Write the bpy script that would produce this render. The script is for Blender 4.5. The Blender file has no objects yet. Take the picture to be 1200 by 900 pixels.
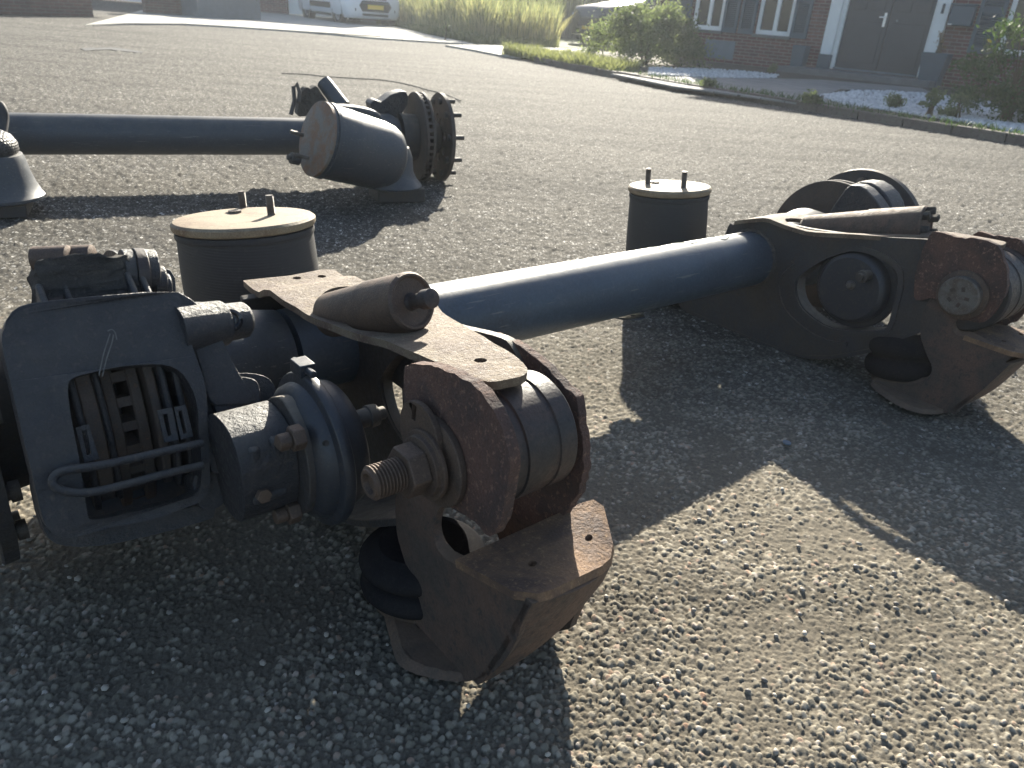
import bpy, bmesh, math, random
import numpy as np
from mathutils import Vector, Matrix, noise
from mathutils.geometry import tessellate_polygon
random.seed(7); rng = np.random.default_rng(7)
PI = math.pi; R = math.radians
SC = bpy.context.scene; COL = SC.collection

# ------------------------------------------------------------------ camera
PITCH, ROLL, FPX, EYE = R(26.0), R(4.5), 900.0, Vector((0, 0, .8))
fw = Vector((0, math.cos(PITCH), -math.sin(PITCH)))
r0 = Vector((1, 0, 0)); u0 = Vector((0, math.sin(PITCH), math.cos(PITCH)))
rt = r0*math.cos(ROLL) + u0*math.sin(ROLL); up = -r0*math.sin(ROLL) + u0*math.cos(ROLL)
cd = bpy.data.cameras.new('camera'); cam = bpy.data.objects.new('camera', cd); COL.objects.link(cam)
cam.matrix_world = Matrix(((rt.x, up.x, -fw.x, EYE.x), (rt.y, up.y, -fw.y, EYE.y), (rt.z, up.z, -fw.z, EYE.z), (0, 0, 0, 1)))
cd.sensor_width = 36; cd.lens = 36*FPX/1200; cd.clip_start = .05; cd.clip_end = 2000
SC.camera = cam
cd.dof.use_dof = True; cd.dof.focus_distance = 1.15; cd.dof.aperture_fstop = 11
# ------------------------------------------------------------------ light
SUN_EL, SUN_AZ = R(24), R(4)          # azimuth clockwise from +Y
w = bpy.data.worlds.new('World'); SC.world = w; w.use_nodes = True
nt = w.node_tree; bg = nt.nodes['Background']; sk = nt.nodes.new('ShaderNodeTexSky')
sk.sky_type = 'NISHITA'; sk.sun_disc = False; sk.sun_elevation = SUN_EL; sk.sun_rotation = SUN_AZ
sk.air_density = 1.0; sk.dust_density = 1.5; sk.ozone_density = 1.2
nt.links.new(sk.outputs[0], bg.inputs[0]); bg.inputs[1].default_value = .064
sl = bpy.data.lights.new('sun', 'SUN'); sl.energy = 5.0; sl.angle = R(.55); sl.color = (1, .935, .80)
so = bpy.data.objects.new('sun', sl); COL.objects.link(so); so.location = (2, 20, 15)
sd = Vector((math.sin(SUN_AZ)*math.cos(SUN_EL), math.cos(SUN_AZ)*math.cos(SUN_EL), math.sin(SUN_EL)))
so.rotation_euler = sd.to_track_quat('Z', 'Y').to_euler()
SC.view_settings.view_transform = 'Standard'; SC.view_settings.look = 'None'
SC.view_settings.exposure = 1.72; SC.view_settings.gamma = 1

# ------------------------------------------------------------------ measuring
def ray(u, v): return fw + rt*((u-600)/FPX) - up*((v-450)/FPX)
def gz(u, v, z=0.0):                       # photograph point -> world point at height z
    d = ray(u, v); return EYE + d*((z-EYE.z)/d.z)
def hitw(u, v, P, N):
    d = ray(u, v); return EYE + d*((Vector(P)-EYE).dot(N)/d.dot(N))
class Frame:                               # an axle's own axes: s along the beam, t across it, z up
    def __init__(s, O, azdeg):
        A = R(azdeg); s.O = Vector(O); s.a = Vector((math.sin(A), math.cos(A), 0)); s.b = Vector((s.a.y, -s.a.x, 0)); s.rot = PI/2-A
    def loc(s, P): q = P-s.O; return Vector((q.dot(s.a), -q.dot(s.b), q.z))
    def S(s, u, v, k):  q = hitw(u, v, s.O+s.a*k, s.a)-s.O; return (q.dot(s.b), q.z)
    def T(s, u, v, k):  q = hitw(u, v, s.O+s.b*k, s.b)-s.O; return (q.dot(s.a), q.z)
    def Z(s, u, v, z):  q = gz(u, v, z)-s.O; return (q.dot(s.a), q.dot(s.b))
    def P(s, u, v, p, n):                  # plane given in (s,t,z)
        W = s.O+s.a*p[0]+s.b*p[1]+Vector((0, 0, p[2])); N = s.a*n[0]+s.b*n[1]+Vector((0, 0, n[2]))
        return s.loc(hitw(u, v, W, N))
def L(s, t, z): return Vector((s, -t, z))

# ------------------------------------------------------------------ tagging
def tag(o, label=None, cat=None, group=None, kind=None):
    for k, v in (('label', label), ('category', cat), ('group', group), ('kind', kind)):
        if v: o[k] = v
    return o
def empty(name, loc, rz=0, **k):
    o = bpy.data.objects.new(name, None); COL.objects.link(o); o.location = loc; o.rotation_euler = (0, 0, rz); o.empty_display_size = .1
    return tag(o, **k)

# ------------------------------------------------------------------ mesh builder
def ortho(d):
    d = Vector(d).normalized(); x = Vector((0, 0, 1)) if abs(d.z) < .9 else Vector((1, 0, 0))
    u = d.cross(x).normalized(); return d, u, d.cross(u)
def crom(pts, n=4, closed=True):
    P = [Vector(p) for p in pts]; N = len(P); out = []
    rngi = range(N if closed else N-1)
    for i in rngi:
        if closed: a, b, c, d = P[i-1], P[i], P[(i+1) % N], P[(i+2) % N]
        else: a, b, c, d = P[max(i-1, 0)], P[i], P[i+1], P[min(i+2, N-1)]
        for k in range(n):
            t = k/n; out.append(.5*((2*b)+(c-a)*t+(2*a-5*b+4*c-d)*t*t+(-a+3*b-3*c+d)*t**3))
    if not closed: out.append(P[-1])
    return out
def jag(pts, amp, seed=0, step=.006):
    out = []; N = len(pts)
    for i in range(N):
        a, b = Vector(pts[i]), Vector(pts[(i+1) % N]); l = (b-a).length; k = max(1, int(l/step))
        for j in range(k):
            p = a.lerp(b, j/k); nn = Vector((-(b-a).y, (b-a).x)).normalized()
            out.append(p+nn*amp*(noise.noise(Vector((p.x*60+seed, p.y*60, seed)))+.7*noise.noise(Vector((p.x*190+seed, p.y*190, seed)))))
    return out
def circ(cx, cy, r, n=16, r2=None): return [Vector((cx+r*math.cos(2*PI*i/n), cy+(r2 or r)*math.sin(2*PI*i/n))) for i in range(n)]
class MB:
    def __init__(s): s.v = []; s.f = []
    def add(s, vs, fs):
        o = len(s.v); s.v += [tuple(v) for v in vs]; s.f += [tuple(i+o for i in f) for f in fs]; return s
    def plate(s, outer, fn, off, holes=()):           # outline (2D) -> fn(p) 3D, thickness vector off
        loops = [list(outer)]+[list(h) for h in holes]
        flat = [Vector((p[0], p[1], 0)) for l in loops for p in l]
        tri = tessellate_polygon([[Vector((p[0], p[1], 0)) for p in l] for l in loops])
        off = Vector(off); A = [Vector(fn(p)) for p in flat]; n = len(A)
        vs = A+[a+off for a in A]; fs = [tuple(t) for t in tri]+[tuple(i+n for i in reversed(t)) for t in tri]
        k = 0
        for l in loops:
            m = len(l)
            for i in range(m): a, b = k+i, k+(i+1) % m; fs.append((a, b, b+n, a+n))
            k += m
        return s.add(vs, fs)
    def lathe(s, p0, d, prof, n=40, cap=True, wob=0):
        d, u, w_ = ortho(d); p0 = Vector(p0); vs = []; fs = []
        for x, r in prof:
            for i in range(n):
                a = 2*PI*i/n; rr = r
                if wob: rr = r*(1+wob*noise.noise(Vector((math.cos(a)*1.5, math.sin(a)*1.5, x*12))))
                vs.append(p0+d*x+(u*math.cos(a)+w_*math.sin(a))*rr)
        m = len(prof)
        for j in range(m-1):
            for i in range(n):
                a, b = j*n+i, j*n+(i+1) % n; fs.append((a, b, b+n, a+n))
        if cap: fs.append(tuple(range(n))[::-1]); fs.append(tuple((m-1)*n+i for i in range(n)))
        return s.add(vs, fs)
    def tube(s, pts, r, n=12, cap=True):
        pts = [Vector(p) for p in pts]; vs = []; m = len(pts); fs = []; up_ = None
        for j, p in enumerate(pts):
            t = (pts[min(j+1, m-1)]-pts[max(j-1, 0)]).normalized()
            if up_ is None: up_ = ortho(t)[1]
            up_ = (up_-t*up_.dot(t)).normalized(); w_ = t.cross(up_); rr = r[j] if hasattr(r, '__len__') else r
            for i in range(n): a = 2*PI*i/n; vs.append(p+(up_*math.cos(a)+w_*math.sin(a))*rr)
        for j in range(m-1):
            for i in range(n): a, b = j*n+i, j*n+(i+1) % n; fs.append((a, b, b+n, a+n))
        if cap: fs.append(tuple(range(n))[::-1]); fs.append(tuple((m-1)*n+i for i in range(n)))
        return s.add(vs, fs)
    def box(s, c, size, ax=None):
        c = Vector(c); X, Y, Z_ = ax or (Vector((1, 0, 0)), Vector((0, 1, 0)), Vector((0, 0, 1)))
        h = [Vector(X)*size[0]/2, Vector(Y)*size[1]/2, Vector(Z_)*size[2]/2]
        vs = [c+h[0]*i+h[1]*j+h[2]*k for i in (-1, 1) for j in (-1, 1) for k in (-1, 1)]
        return s.add(vs, [(0, 1, 3, 2), (4, 6, 7, 5), (0, 4, 5, 1), (2, 3, 7, 6), (0, 2, 6, 4), (1, 5, 7, 3)])
    def bx(s, x0, x1, y0, y1, z0, z1): return s.box(((x0+x1)/2, (y0+y1)/2, (z0+z1)/2), (x1-x0, y1-y0, z1-z0))
    def strip(s, pts, s0, s1, th, closed=True):       # wall following (t,z) outline between s0 and s1, th inwards
        P = [Vector(p) for p in pts]; N = len(P); I = []
        for i in range(N):
            a = P[i-1] if (closed or i) else P[0]; b = P[(i+1) % N] if (closed or i < N-1) else P[-1]
            d = (b-a).normalized(); I.append(P[i]+Vector((-d.y, d.x))*th)
        vs = []
        for p, q in zip(P, I): vs += [L(s0, *p), L(s1, *p), L(s1, *q), L(s0, *q)]
        fs = []
        for i in range(N if closed else N-1):
            a, b = 4*i, 4*((i+1) % N)
            for k in range(4): fs.append((a+k, a+(k+1) % 4, b+(k+1) % 4, b+k))
        if not closed: fs += [(3, 2, 1, 0), (4*N-4, 4*N-3, 4*N-2, 4*N-1)]
        return s.add(vs, fs)
    def build(s, name, mat, parent=None, bev=0, smooth=35, sub=0, seg=2):
        me = bpy.data.meshes.new(name); me.from_pydata(s.v, [], s.f)
        bm = bmesh.new(); bm.from_mesh(me)
        bmesh.ops.remove_doubles(bm, verts=bm.verts, dist=1e-5)
        bmesh.ops.recalc_face_normals(bm, faces=bm.faces)
        if smooth is not None:
            lim = R(smooth)
            for f in bm.faces: f.smooth = True
            for e in bm.edges:
                e.smooth = len(e.link_faces) == 2 and e.calc_face_angle(0) < lim
        bm.to_mesh(me); bm.free()
        if mat: me.materials.append(mat)
        o = bpy.data.objects.new(name, me); COL.objects.link(o)
        if parent: o.parent = parent
        if bev:
            b = o.modifiers.new('bevel', 'BEVEL'); b.width = bev; b.segments = seg; b.limit_method = 'ANGLE'; b.angle_limit = R(38)
        return o

# ------------------------------------------------------------------ materials
def nodes(name):
    m = bpy.data.materials.new(name); m.use_nodes = True; return m, m.node_tree, m.node_tree.nodes['Principled BSDF']
def N_(t, ty, **k):
    n = t.nodes.new(ty)
    for a, b in k.items(): setattr(n, a, b)
    return n
def ramp(t, src, stops):
    r = N_(t, 'ShaderNodeValToRGB'); t.links.new(src, r.inputs[0]); e = r.color_ramp.elements
    while len(e) < len(stops): e.new(.5)
    for i, (p, c) in enumerate(stops): e[i].position = p; e[i].color = (*c, 1) if len(c) == 3 else c
    return r.outputs[0]
def nz(t, co, scale, det=5, rough=.6, dist=0):
    n = N_(t, 'ShaderNodeTexNoise'); n.inputs['Scale'].default_value = scale; n.inputs['Detail'].default_value = det
    n.inputs['Roughness'].default_value = rough; n.inputs['Distortion'].default_value = dist; t.links.new(co, n.inputs['Vector']); return n.outputs['Fac']
def mixc(t, fac, a, b):
    n = N_(t, 'ShaderNodeMix', data_type='RGBA')
    for i, x in ((0, fac), (6, a), (7, b)):
        if hasattr(x, 'is_linked'): t.links.new(x, n.inputs[i])
        else: n.inputs[i].default_value = (*x, 1) if isinstance(x, tuple) else x
    return n.outputs[2]
def math_(t, op, a, b=None, clamp=False):
    n = N_(t, 'ShaderNodeMath', operation=op, use_clamp=clamp)
    for i, x in ((0, a), (1, b)):
        if x is None: continue
        if hasattr(x, 'is_linked'): t.links.new(x, n.inputs[i])
        else: n.inputs[i].default_value = x
    return n.outputs[0]
G3 = lambda g: (g, g, g)
def worn(name, base, second, third=None, rough=(.45, .75), metal=0, spots=.5, scale=9, bump=.35, bscale=120, dust=0, dustc=(.20, .17, .13), scratch=0, bdist=.002):
    m, t, b = nodes(name); co = N_(t, 'ShaderNodeTexCoord').outputs['Object']
    big = nz(t, co, scale, 8, .65, .4); fine = nz(t, co, scale*9, 6, .7)
    f1 = ramp(t, big, [(spots-.08, G3(0)), (spots+.10, G3(1))])
    c = mixc(t, f1, base, second)
    if third:
        f2 = ramp(t, fine, [(.54, G3(0)), (.68, G3(1))]); c = mixc(t, f2, c, third)
    v = ramp(t, nz(t, co, scale*30, 3, .6), [(.25, G3(.72)), (.75, G3(1.25))])
    mm = N_(t, 'ShaderNodeMix', data_type='RGBA', blend_type='MULTIPLY'); mm.inputs[0].default_value = 1
    t.links.new(c, mm.inputs[6]); t.links.new(v, mm.inputs[7]); c = mm.outputs[2]
    if scratch:
        wv = N_(t, 'ShaderNodeTexNoise'); mp = N_(t, 'ShaderNodeMapping'); mp.inputs['Scale'].default_value = (1.5, 30, 30); mp.inputs['Rotation'].default_value = (.2, .5, .4)
        t.links.new(co, mp.inputs[0]); t.links.new(mp.outputs[0], wv.inputs['Vector']); wv.inputs['Scale'].default_value = 7; wv.inputs['Detail'].default_value = 3
        f3 = ramp(t, wv.outputs['Fac'], [(.66, G3(0)), (.70, G3(scratch))]); c = mixc(t, f3, c, (.22, .21, .19))
    if dust:
        ge = N_(t, 'ShaderNodeNewGeometry'); sx = N_(t, 'ShaderNodeSeparateXYZ'); t.links.new(ge.outputs['Normal'], sx.inputs[0])
        d = math_(t, 'MULTIPLY', math_(t, 'POWER', math_(t, 'MAXIMUM', sx.outputs[2], 0), 1.5), ramp(t, nz(t, co, scale*2.2, 7, .7), [(.3, G3(.25)), (.65, G3(1))]))
        c = mixc(t, math_(t, 'MULTIPLY', d, dust), c, dustc)
    t.links.new(c, b.inputs['Base Color'])
    rr = N_(t, 'ShaderNodeMapRange'); t.links.new(fine, rr.inputs[0]); rr.inputs[1].default_value = .3; rr.inputs[2].default_value = .7
    rr.inputs[3].default_value, rr.inputs[4].default_value = rough; t.links.new(rr.outputs[0], b.inputs['Roughness'])
    b.inputs['Metallic'].default_value = metal
    bp = N_(t, 'ShaderNodeBump'); bp.inputs['Strength'].default_value = bump; bp.inputs['Distance'].default_value = bdist
    hh = math_(t, 'ADD', nz(t, co, bscale, 5, .7), math_(t, 'MULTIPLY', big, 2.0))
    t.links.new(hh, bp.inputs['Height']); t.links.new(bp.outputs[0], b.inputs['Normal'])
    return m
def flat(name, col, rough=.6, metal=0, var=.15, scale=20, bump=0, **k):
    m, t, b = nodes(name); co = N_(t, 'ShaderNodeTexCoord').outputs['Object']
    c = mixc(t, nz(t, co, scale, 6), tuple(x*(1-var*1.6) for x in col), tuple(min(1, x*(1+var*1.6)) for x in col))
    t.links.new(c, b.inputs['Base Color']); b.inputs['Roughness'].default_value = rough; b.inputs['Metallic'].default_value = metal
    if bump:
        bp = N_(t, 'ShaderNodeBump'); bp.inputs['Strength'].default_value = bump; bp.inputs['Distance'].default_value = .003
        t.links.new(nz(t, co, scale*6, 4), bp.inputs['Height']); t.links.new(bp.outputs[0], b.inputs['Normal'])
    return m
M = {}
M['beam'] = worn('beam_blue_paint', (.042, .066, .095), (.034, .050, .072), (.07, .09, .115), rough=(.34, .55), scale=6, bump=.15, dust=.55, dustc=(.16, .16, .15), scratch=.5)
M['arm'] = worn('greasy_cast_steel', (.030, .030, .034), (.042, .036, .032), (.060, .046, .036), rough=(.5, .8), scale=10, bump=.6, dust=.8, dustc=(.20, .165, .12))
M['rust'] = worn('heavy_rust', (.115, .062, .046), (.066, .042, .036), (.23, .14, .10), rough=(.75, .95), scale=14, bump=.9, bscale=130, bdist=.006)
M['rustdark'] = worn('dark_brown_rust', (.060, .046, .038), (.105, .064, .046), (.042, .037, .035), rough=(.65, .9), scale=9, bump=.7, bscale=170, dust=.6, dustc=(.22, .15, .095))
M['rustflat'] = worn('pitted_orange_rust', (.165, .125, .085), (.095, .060, .042), (.26, .205, .14), rough=(.6, .9), scale=16, bump=.9, bscale=200, bdist=.004)
M['bush'] = worn('bare_grey_steel', (.026, .024, .025), (.058, .038, .030), (.022, .021, .024), rough=(.42, .7), metal=0, scale=13, bump=.4)
M['bolt'] = worn('rusty_bolt_steel', (.11, .075, .055), (.075, .055, .045), (.16, .12, .09), rough=(.5, .75), metal=.35, scale=22, bump=.6, bscale=260)
M['caliper'] = worn('black_blue_casting', (.017, .019, .025), (.030, .028, .030), (.062, .054, .050), rough=(.36, .68), scale=12, bump=.8, bscale=110, bdist=.005, dust=.5, dustc=(.15, .14, .12))
M['chamber'] = worn('black_chamber_paint', (.016, .021, .030), (.026, .028, .033), (.05, .045, .042), rough=(.35, .6), scale=11, bump=.25, dust=.3, dustc=(.14, .13, .12))
M['disc'] = worn('rusted_brake_disc', (.070, .052, .042), (.050, .040, .035), (.10, .065, .045), rough=(.6, .85), scale=18, bump=.5)
M['mud'] = worn('caked_mud', (.055, .050, .046), (.075, .068, .060), (.10, .09, .075), rough=(.9, 1), scale=25, bump=1, bscale=90, bdist=.008)
M['plainrubber'] = worn('clean_black_rubber', (.018, .018, .020), (.024, .023, .024), (.030, .029, .028), rough=(.6, .8), scale=14, bump=.3)
M['plainrubber'].node_tree.nodes['Principled BSDF'].inputs['IOR'].default_value = 1.0
M['rustplate'] = worn('orange_brown_rust_plate', (.21, .125, .07), (.10, .062, .044), (.32, .21, .12), rough=(.65, .9), scale=15, bump=.9, bscale=190, bdist=.004)
M['scrape'] = flat('pale_scrape', (.13, .13, .12), .8, 0, .3, 90)
M['rubber'] = worn('black_rubber', (.020, .020, .022), (.028, .027, .028), (.038, .037, .036), rough=(.6, .85), scale=10, bump=.25, dust=.4, dustc=(.13, .12, .105))
M['topplate'] = worn('dusty_rust_plate', (.235, .185, .12), (.15, .095, .055), (.31, .25, .17), rough=(.6, .85), scale=11, spots=.56, bump=.35)
M['topplate2'] = worn('rust_stained_plate', (.17, .15, .13), (.19, .105, .06), (.13, .12, .11), rough=(.6, .85), scale=13, spots=.5, bump=.4)
M['stud'] = worn('stud_steel', (.14, .13, .12), (.10, .08, .065), (.2, .18, .15), rough=(.4, .7), metal=.5, scale=30, bump=.5, bscale=400)
M['axle2'] = worn('dark_slate_paint', (.030, .040, .056), (.038, .046, .058), (.055, .060, .066), rough=(.38, .6), scale=7, bump=.2, dust=.5, dustc=(.22, .20, .16), scratch=.5)
M['bare'] = worn('bare_wire_steel', (.13, .13, .135), (.09, .085, .08), None, rough=(.35, .6), metal=.5, scale=20, bump=.3)
def texturedrubber():
    m, t, b = nodes('woven_rubber_sleeve'); co = N_(t, 'ShaderNodeTexCoord').outputs['Object']
    v = N_(t, 'ShaderNodeTexVoronoi'); v.inputs['Scale'].default_value = 110; t.links.new(co, v.inputs['Vector']); v.inputs['Randomness'].default_value = .15
    b.inputs['Base Color'].default_value = (.028, .028, .03, 1); b.inputs['Roughness'].default_value = .55
    bp = N_(t, 'ShaderNodeBump'); bp.inputs['Strength'].default_value = .9; bp.inputs['Distance'].default_value = .004
    t.links.new(v.outputs['Distance'], bp.inputs['Height']); t.links.new(bp.outputs[0], b.inputs['Normal']); return m
M['sleeve'] = texturedrubber()

# ------------------------------------------------------------------ ground
def asphalt(near):
    m, t, b = nodes('gravelly_asphalt' if near else 'plain_asphalt'); co = N_(t, 'ShaderNodeTexCoord').outputs['Object']
    big = nz(t, co, .55, 6, .6); mid = nz(t, co, 4, 5, .65); fine = nz(t, co, 160, 3, .7)
    if near:
        at = N_(t, 'ShaderNodeAttribute', attribute_name='stone'); sx = N_(t, 'ShaderNodeSeparateColor'); t.links.new(at.outputs['Color'], sx.inputs[0])
        sc = ramp(t, sx.outputs[0], [(0, (.15, .135, .11)), (.3, (.24, .215, .165)), (.6, (.31, .275, .215)), (.88, (.37, .335, .27)), (.95, (.36, .24, .17)), (1, (.56, .52, .45))])
        gapc = mixc(t, nz(t, co, 230, 3, .8), (.055, .048, .040), (.24, .21, .16))
        c = mixc(t, sx.outputs[1], gapc, sc)
        # beyond about two metres the grains are finer than the mesh: cellular grain takes over, stone shadows painted in
        vo = N_(t, 'ShaderNodeTexVoronoi'); vo.inputs['Scale'].default_value = 88; t.links.new(co, vo.inputs['Vector']); ve = N_(t, 'ShaderNodeTexVoronoi', feature='DISTANCE_TO_EDGE'); ve.inputs['Scale'].default_value = 88; t.links.new(co, ve.inputs['Vector'])
        sv = N_(t, 'ShaderNodeSeparateColor'); t.links.new(vo.outputs['Color'], sv.inputs[0])
        fc_ = ramp(t, sv.outputs[0], [(0, (.022, .022, .022)), (.3, (.080, .078, .070)), (.6, (.165, .157, .142)), (.9, (.27, .26, .235)), (1, (.60, .58, .54))])
        fv = ramp(t, nz(t, co, 24, 4, .75), [(.34, G3(.45)), (.66, G3(1.45))]); fm = N_(t, 'ShaderNodeMix', data_type='RGBA', blend_type='MULTIPLY'); fm.inputs[0].default_value = 1; t.links.new(fc_, fm.inputs[6]); t.links.new(fv, fm.inputs[7]); fc_ = fm.outputs[2]  # blotches paint the shadows of coarser roughness into the colour
        fc_ = mixc(t, ramp(t, ve.outputs['Distance'], [(.05, G3(0)), (.22, G3(1))]), (.035, .033, .03), fc_)  # dark cell edges stand in for shade between stones
        ln = N_(t, 'ShaderNodeVectorMath', operation='LENGTH'); t.links.new(co, ln.inputs[0])
        c = mixc(t, ramp(t, math_(t, 'MULTIPLY', ln.outputs['Value'], .1), [(.13, G3(0)), (.26, G3(.85))]), c, fc_)
    else:
        c = mixc(t, fine, (.10, .095, .085), (.19, .175, .15))
    v = ramp(t, math_(t, 'ADD', math_(t, 'MULTIPLY', big, .6), math_(t, 'MULTIPLY', mid, .4)), [(.32, G3(.74)), (.68, G3(1.2))])
    mm = N_(t, 'ShaderNodeMix', data_type='RGBA', blend_type='MULTIPLY'); mm.inputs[0].default_value = 1
    t.links.new(c, mm.inputs[6]); t.links.new(v, mm.inputs[7]); c = mm.outputs[2]
    mp = N_(t, 'ShaderNodeMapping'); mp.inputs['Scale'].default_value = (.22, 2.2, 1); mp.inputs['Rotation'].default_value = (0, 0, .35); t.links.new(co, mp.inputs[0])
    st = ramp(t, nz(t, mp.outputs[0], 1.1, 5, .6, .8), [(.36, G3(.70)), (.50, G3(1.0)), (.66, G3(1.12))]); ms = N_(t, 'ShaderNodeMix', data_type='RGBA', blend_type='MULTIPLY'); ms.inputs[0].default_value = .8
    t.links.new(c, ms.inputs[6]); t.links.new(st, ms.inputs[7]); c = ms.outputs[2]
    # oil-dark worn patches
    dk = ramp(t, nz(t, co, 1.3, 3, .5, .6), [(.62, G3(0)), (.72, G3(.35))]); c = mixc(t, dk, c, (.05, .046, .042))
    t.links.new(c, b.inputs['Base Color']); b.inputs['Roughness'].default_value = .95; b.inputs['Specular IOR Level'].default_value = .12
    bp = N_(t, 'ShaderNodeBump'); bp.inputs['Strength'].default_value = .5; bp.inputs['Distance'].default_value = .0015
    t.links.new(nz(t, co, 420, 3, .7), bp.inputs['Height']); t.links.new(bp.outputs[0], b.inputs['Normal'])
    return m
def hash2(ix, iy, k):
    h = (ix.astype(np.int64)*73856093) ^ (iy.astype(np.int64)*19349663) ^ (k*83492791)
    h = (h ^ (h >> 13))*1274126177; h = h ^ (h >> 16); return (h & 0xffffff)/float(0x1000000)
def vnoise(x, y, s, k):
    X, Y = x*s, y*s; ix, iy = np.floor(X), np.floor(Y); fx, fy = X-ix, Y-iy; fx = fx*fx*(3-2*fx); fy = fy*fy*(3-2*fy)
    a, b, c, d = hash2(ix, iy, k), hash2(ix+1, iy, k), hash2(ix, iy+1, k), hash2(ix+1, iy+1, k)
    return (a*(1-fx)+b*fx)*(1-fy)+(c*(1-fx)+d*fx)*fy
def pebbles(x, y, cell, k):
    ix, iy = np.floor(x/cell), np.floor(y/cell); H = np.zeros_like(x); ID = np.zeros_like(x)
    for di in (-1, 0, 1):
        for dj in (-1, 0, 1):
            jx, jy = ix+di, iy+dj
            cx = (jx+.15+.7*hash2(jx, jy, k))*cell; cy = (jy+.15+.7*hash2(jx, jy, k+1))*cell
            r = cell*(.38+.38*hash2(jx, jy, k+2)); th = PI*hash2(jx, jy, k+3); e = .62+.38*hash2(jx, jy, k+4)
            dx, dy = x-cx, y-cy; c, s = np.cos(th), np.sin(th); p = (dx*c+dy*s)/r; q = (-dx*s+dy*c)/(r*e)
            q4 = np.abs(p)**2.4+np.abs(q)**2.4
            h = np.minimum(np.sqrt(np.clip(1-q4, 0, 1)), .55+.25*p)*1.25*(.4+.6*hash2(jx, jy, k+5))*(r/cell)
            up_ = h > H; H = np.where(up_, h, H); ID = np.where(up_, hash2(jx, jy, k+6), ID)
    return H, ID
def road():
    al = np.concatenate([np.radians(np.arange(60, 1.2, -.068)), np.radians(np.array([1.1, 1.0, .9, .8]))])
    az = np.radians(np.concatenate([np.arange(-80, -50, .5), np.arange(-50, 50, .11), np.arange(50, 80.1, .5)])); rr = .8/np.tan(al)
    A, Rr = np.meshgrid(az, rr); x = Rr*np.sin(A); y = Rr*np.cos(A)-.0
    H, ID = pebbles(x, y, .0080, 11); H2, ID2 = pebbles(x+.37, y+.11, .0043, 31)
    wear = np.clip(vnoise(x, y, 2.2, 5)*.6+vnoise(x, y, 9, 6)*.4, 0, 1)
    sand = np.clip((wear-.60)*4, 0, .6)
    h = np.maximum(H*.0102, H2*.0040)*(1-sand*.5)*(1+.5*np.clip((Rr-1.5)/2, 0, 1))
    h = h+np.clip((Rr-1.6)/3, 0, 1)*(.010*(hash2(np.floor(x*38), np.floor(y*38), 77)-.5)*(hash2(np.floor(x*38), np.floor(y*38), 78) > .35))
    z = h-.0035+.004*(vnoise(x, y, .8, 9)-.5)+.0015*(vnoise(x, y, 30, 3)-.5)
    fill = .0006+.0019*vnoise(x, y, 170, 41)+.0010*vnoise(x, y, 60, 42)+sand*.0010
    stone_top = h > fill; h = np.where(stone_top, h, fill+(h-fill)*.12)
    isbig = (H*.0102 >= H2*.0040); sid = np.where(isbig, ID, ID2*.8); msk = np.clip(np.where(isbig, H*3.2, H2*1.6)-.08, 0, 1)*(1-sand*.35)*np.clip((h-fill)/.0009+.15, 0.06, 1)
    z = np.where(Rr > 12, z*.6, z)
    n, m = x.shape; co = np.stack([x, y, z], -1).reshape(-1, 3).astype(np.float32)
    idx = np.arange(n*m).reshape(n, m); q = np.stack([idx[:-1, :-1], idx[:-1, 1:], idx[1:, 1:], idx[1:, :-1]], -1).reshape(-1, 4)
    me = bpy.data.meshes.new('road'); me.vertices.add(len(co)); me.vertices.foreach_set('co', co.ravel())
    me.loops.add(q.size); me.loops.foreach_set('vertex_index', q.ravel().astype(np.int32))
    me.polygons.add(len(q)); me.polygons.foreach_set('loop_start', np.arange(0, q.size, 4, dtype=np.int32))
    me.update(calc_edges=True); me.polygons.foreach_set('use_smooth', np.ones(len(q), bool))
    at = me.attributes.new('stone', 'FLOAT_COLOR', 'POINT'); ca = np.stack([sid, msk, msk*0, msk*0+1], -1).reshape(-1, 4).astype(np.float32)
    at.data.foreach_set('color', ca.ravel()); me.materials.append(asphalt(True))
    o = bpy.data.objects.new('road', me); COL.objects.link(o); tag(o, 'coarse sunlit asphalt road with exposed pebbles', kind='structure'); return o
road()
g = MB(); S_ = 900; g.add([(-S_, -S_, -.03), (S_, -S_, -.03), (S_, S_, -.03), (-S_, S_, -.03)], [(0, 1, 2, 3)])
tag(g.build('ground', asphalt(False)), 'plain asphalt ground reaching the horizon', kind='structure')
# ------------------------------------------------------------------ near axle
FA = Frame((.036, 1.58, 0), 49)
AX = empty('trailer_axle', FA.O, FA.rot, label='whole blue-grey trailer axle lying across the foreground with rusty torch-cut hanger brackets', cat='axle')
ZB = .232
mb = MB(); mb.tube([L(-.57, 0, ZB+.006), L(0, 0, ZB), L(.9, 0, ZB-.012)], .075, 48); mb.build('axle_beam', M['beam'], AX)
for sw in (.792, -.448):
    mb = MB(); n_ = 72; ring = [L(sw+.0015*noise.noise(Vector((k*.9, 1, 2))), (.0765)*math.cos(2*PI*k/n_), ZB-.013*max(0, sw)+(.0765)*math.sin(2*PI*k/n_)) for k in range(n_+1)]
    mb.tube(ring, [.0055*(1+.25*math.sin(k*2.4)) for k in range(n_+1)], 8); mb.build('weld_bead', M['arm'], AX)
# small drilled tab under the beam
tb = MB(); c = FA.T(736, 370, 0)
o2 = [Vector(p) for p in ((-.03, .018), (-.034, -.006), (-.018, -.024), (.012, -.026), (.030, -.010), (.03, .018))]
tb.plate(crom(o2, 3), lambda p: L(c[0]+p[0], -.012-p[1]*1.4+.02, c[1]+.004-p[1]*.25), (0, 0, -.005), [circ(0, -.006, .006)]); tb.build('beam_tab', M['axle2'], AX, .001)

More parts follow.
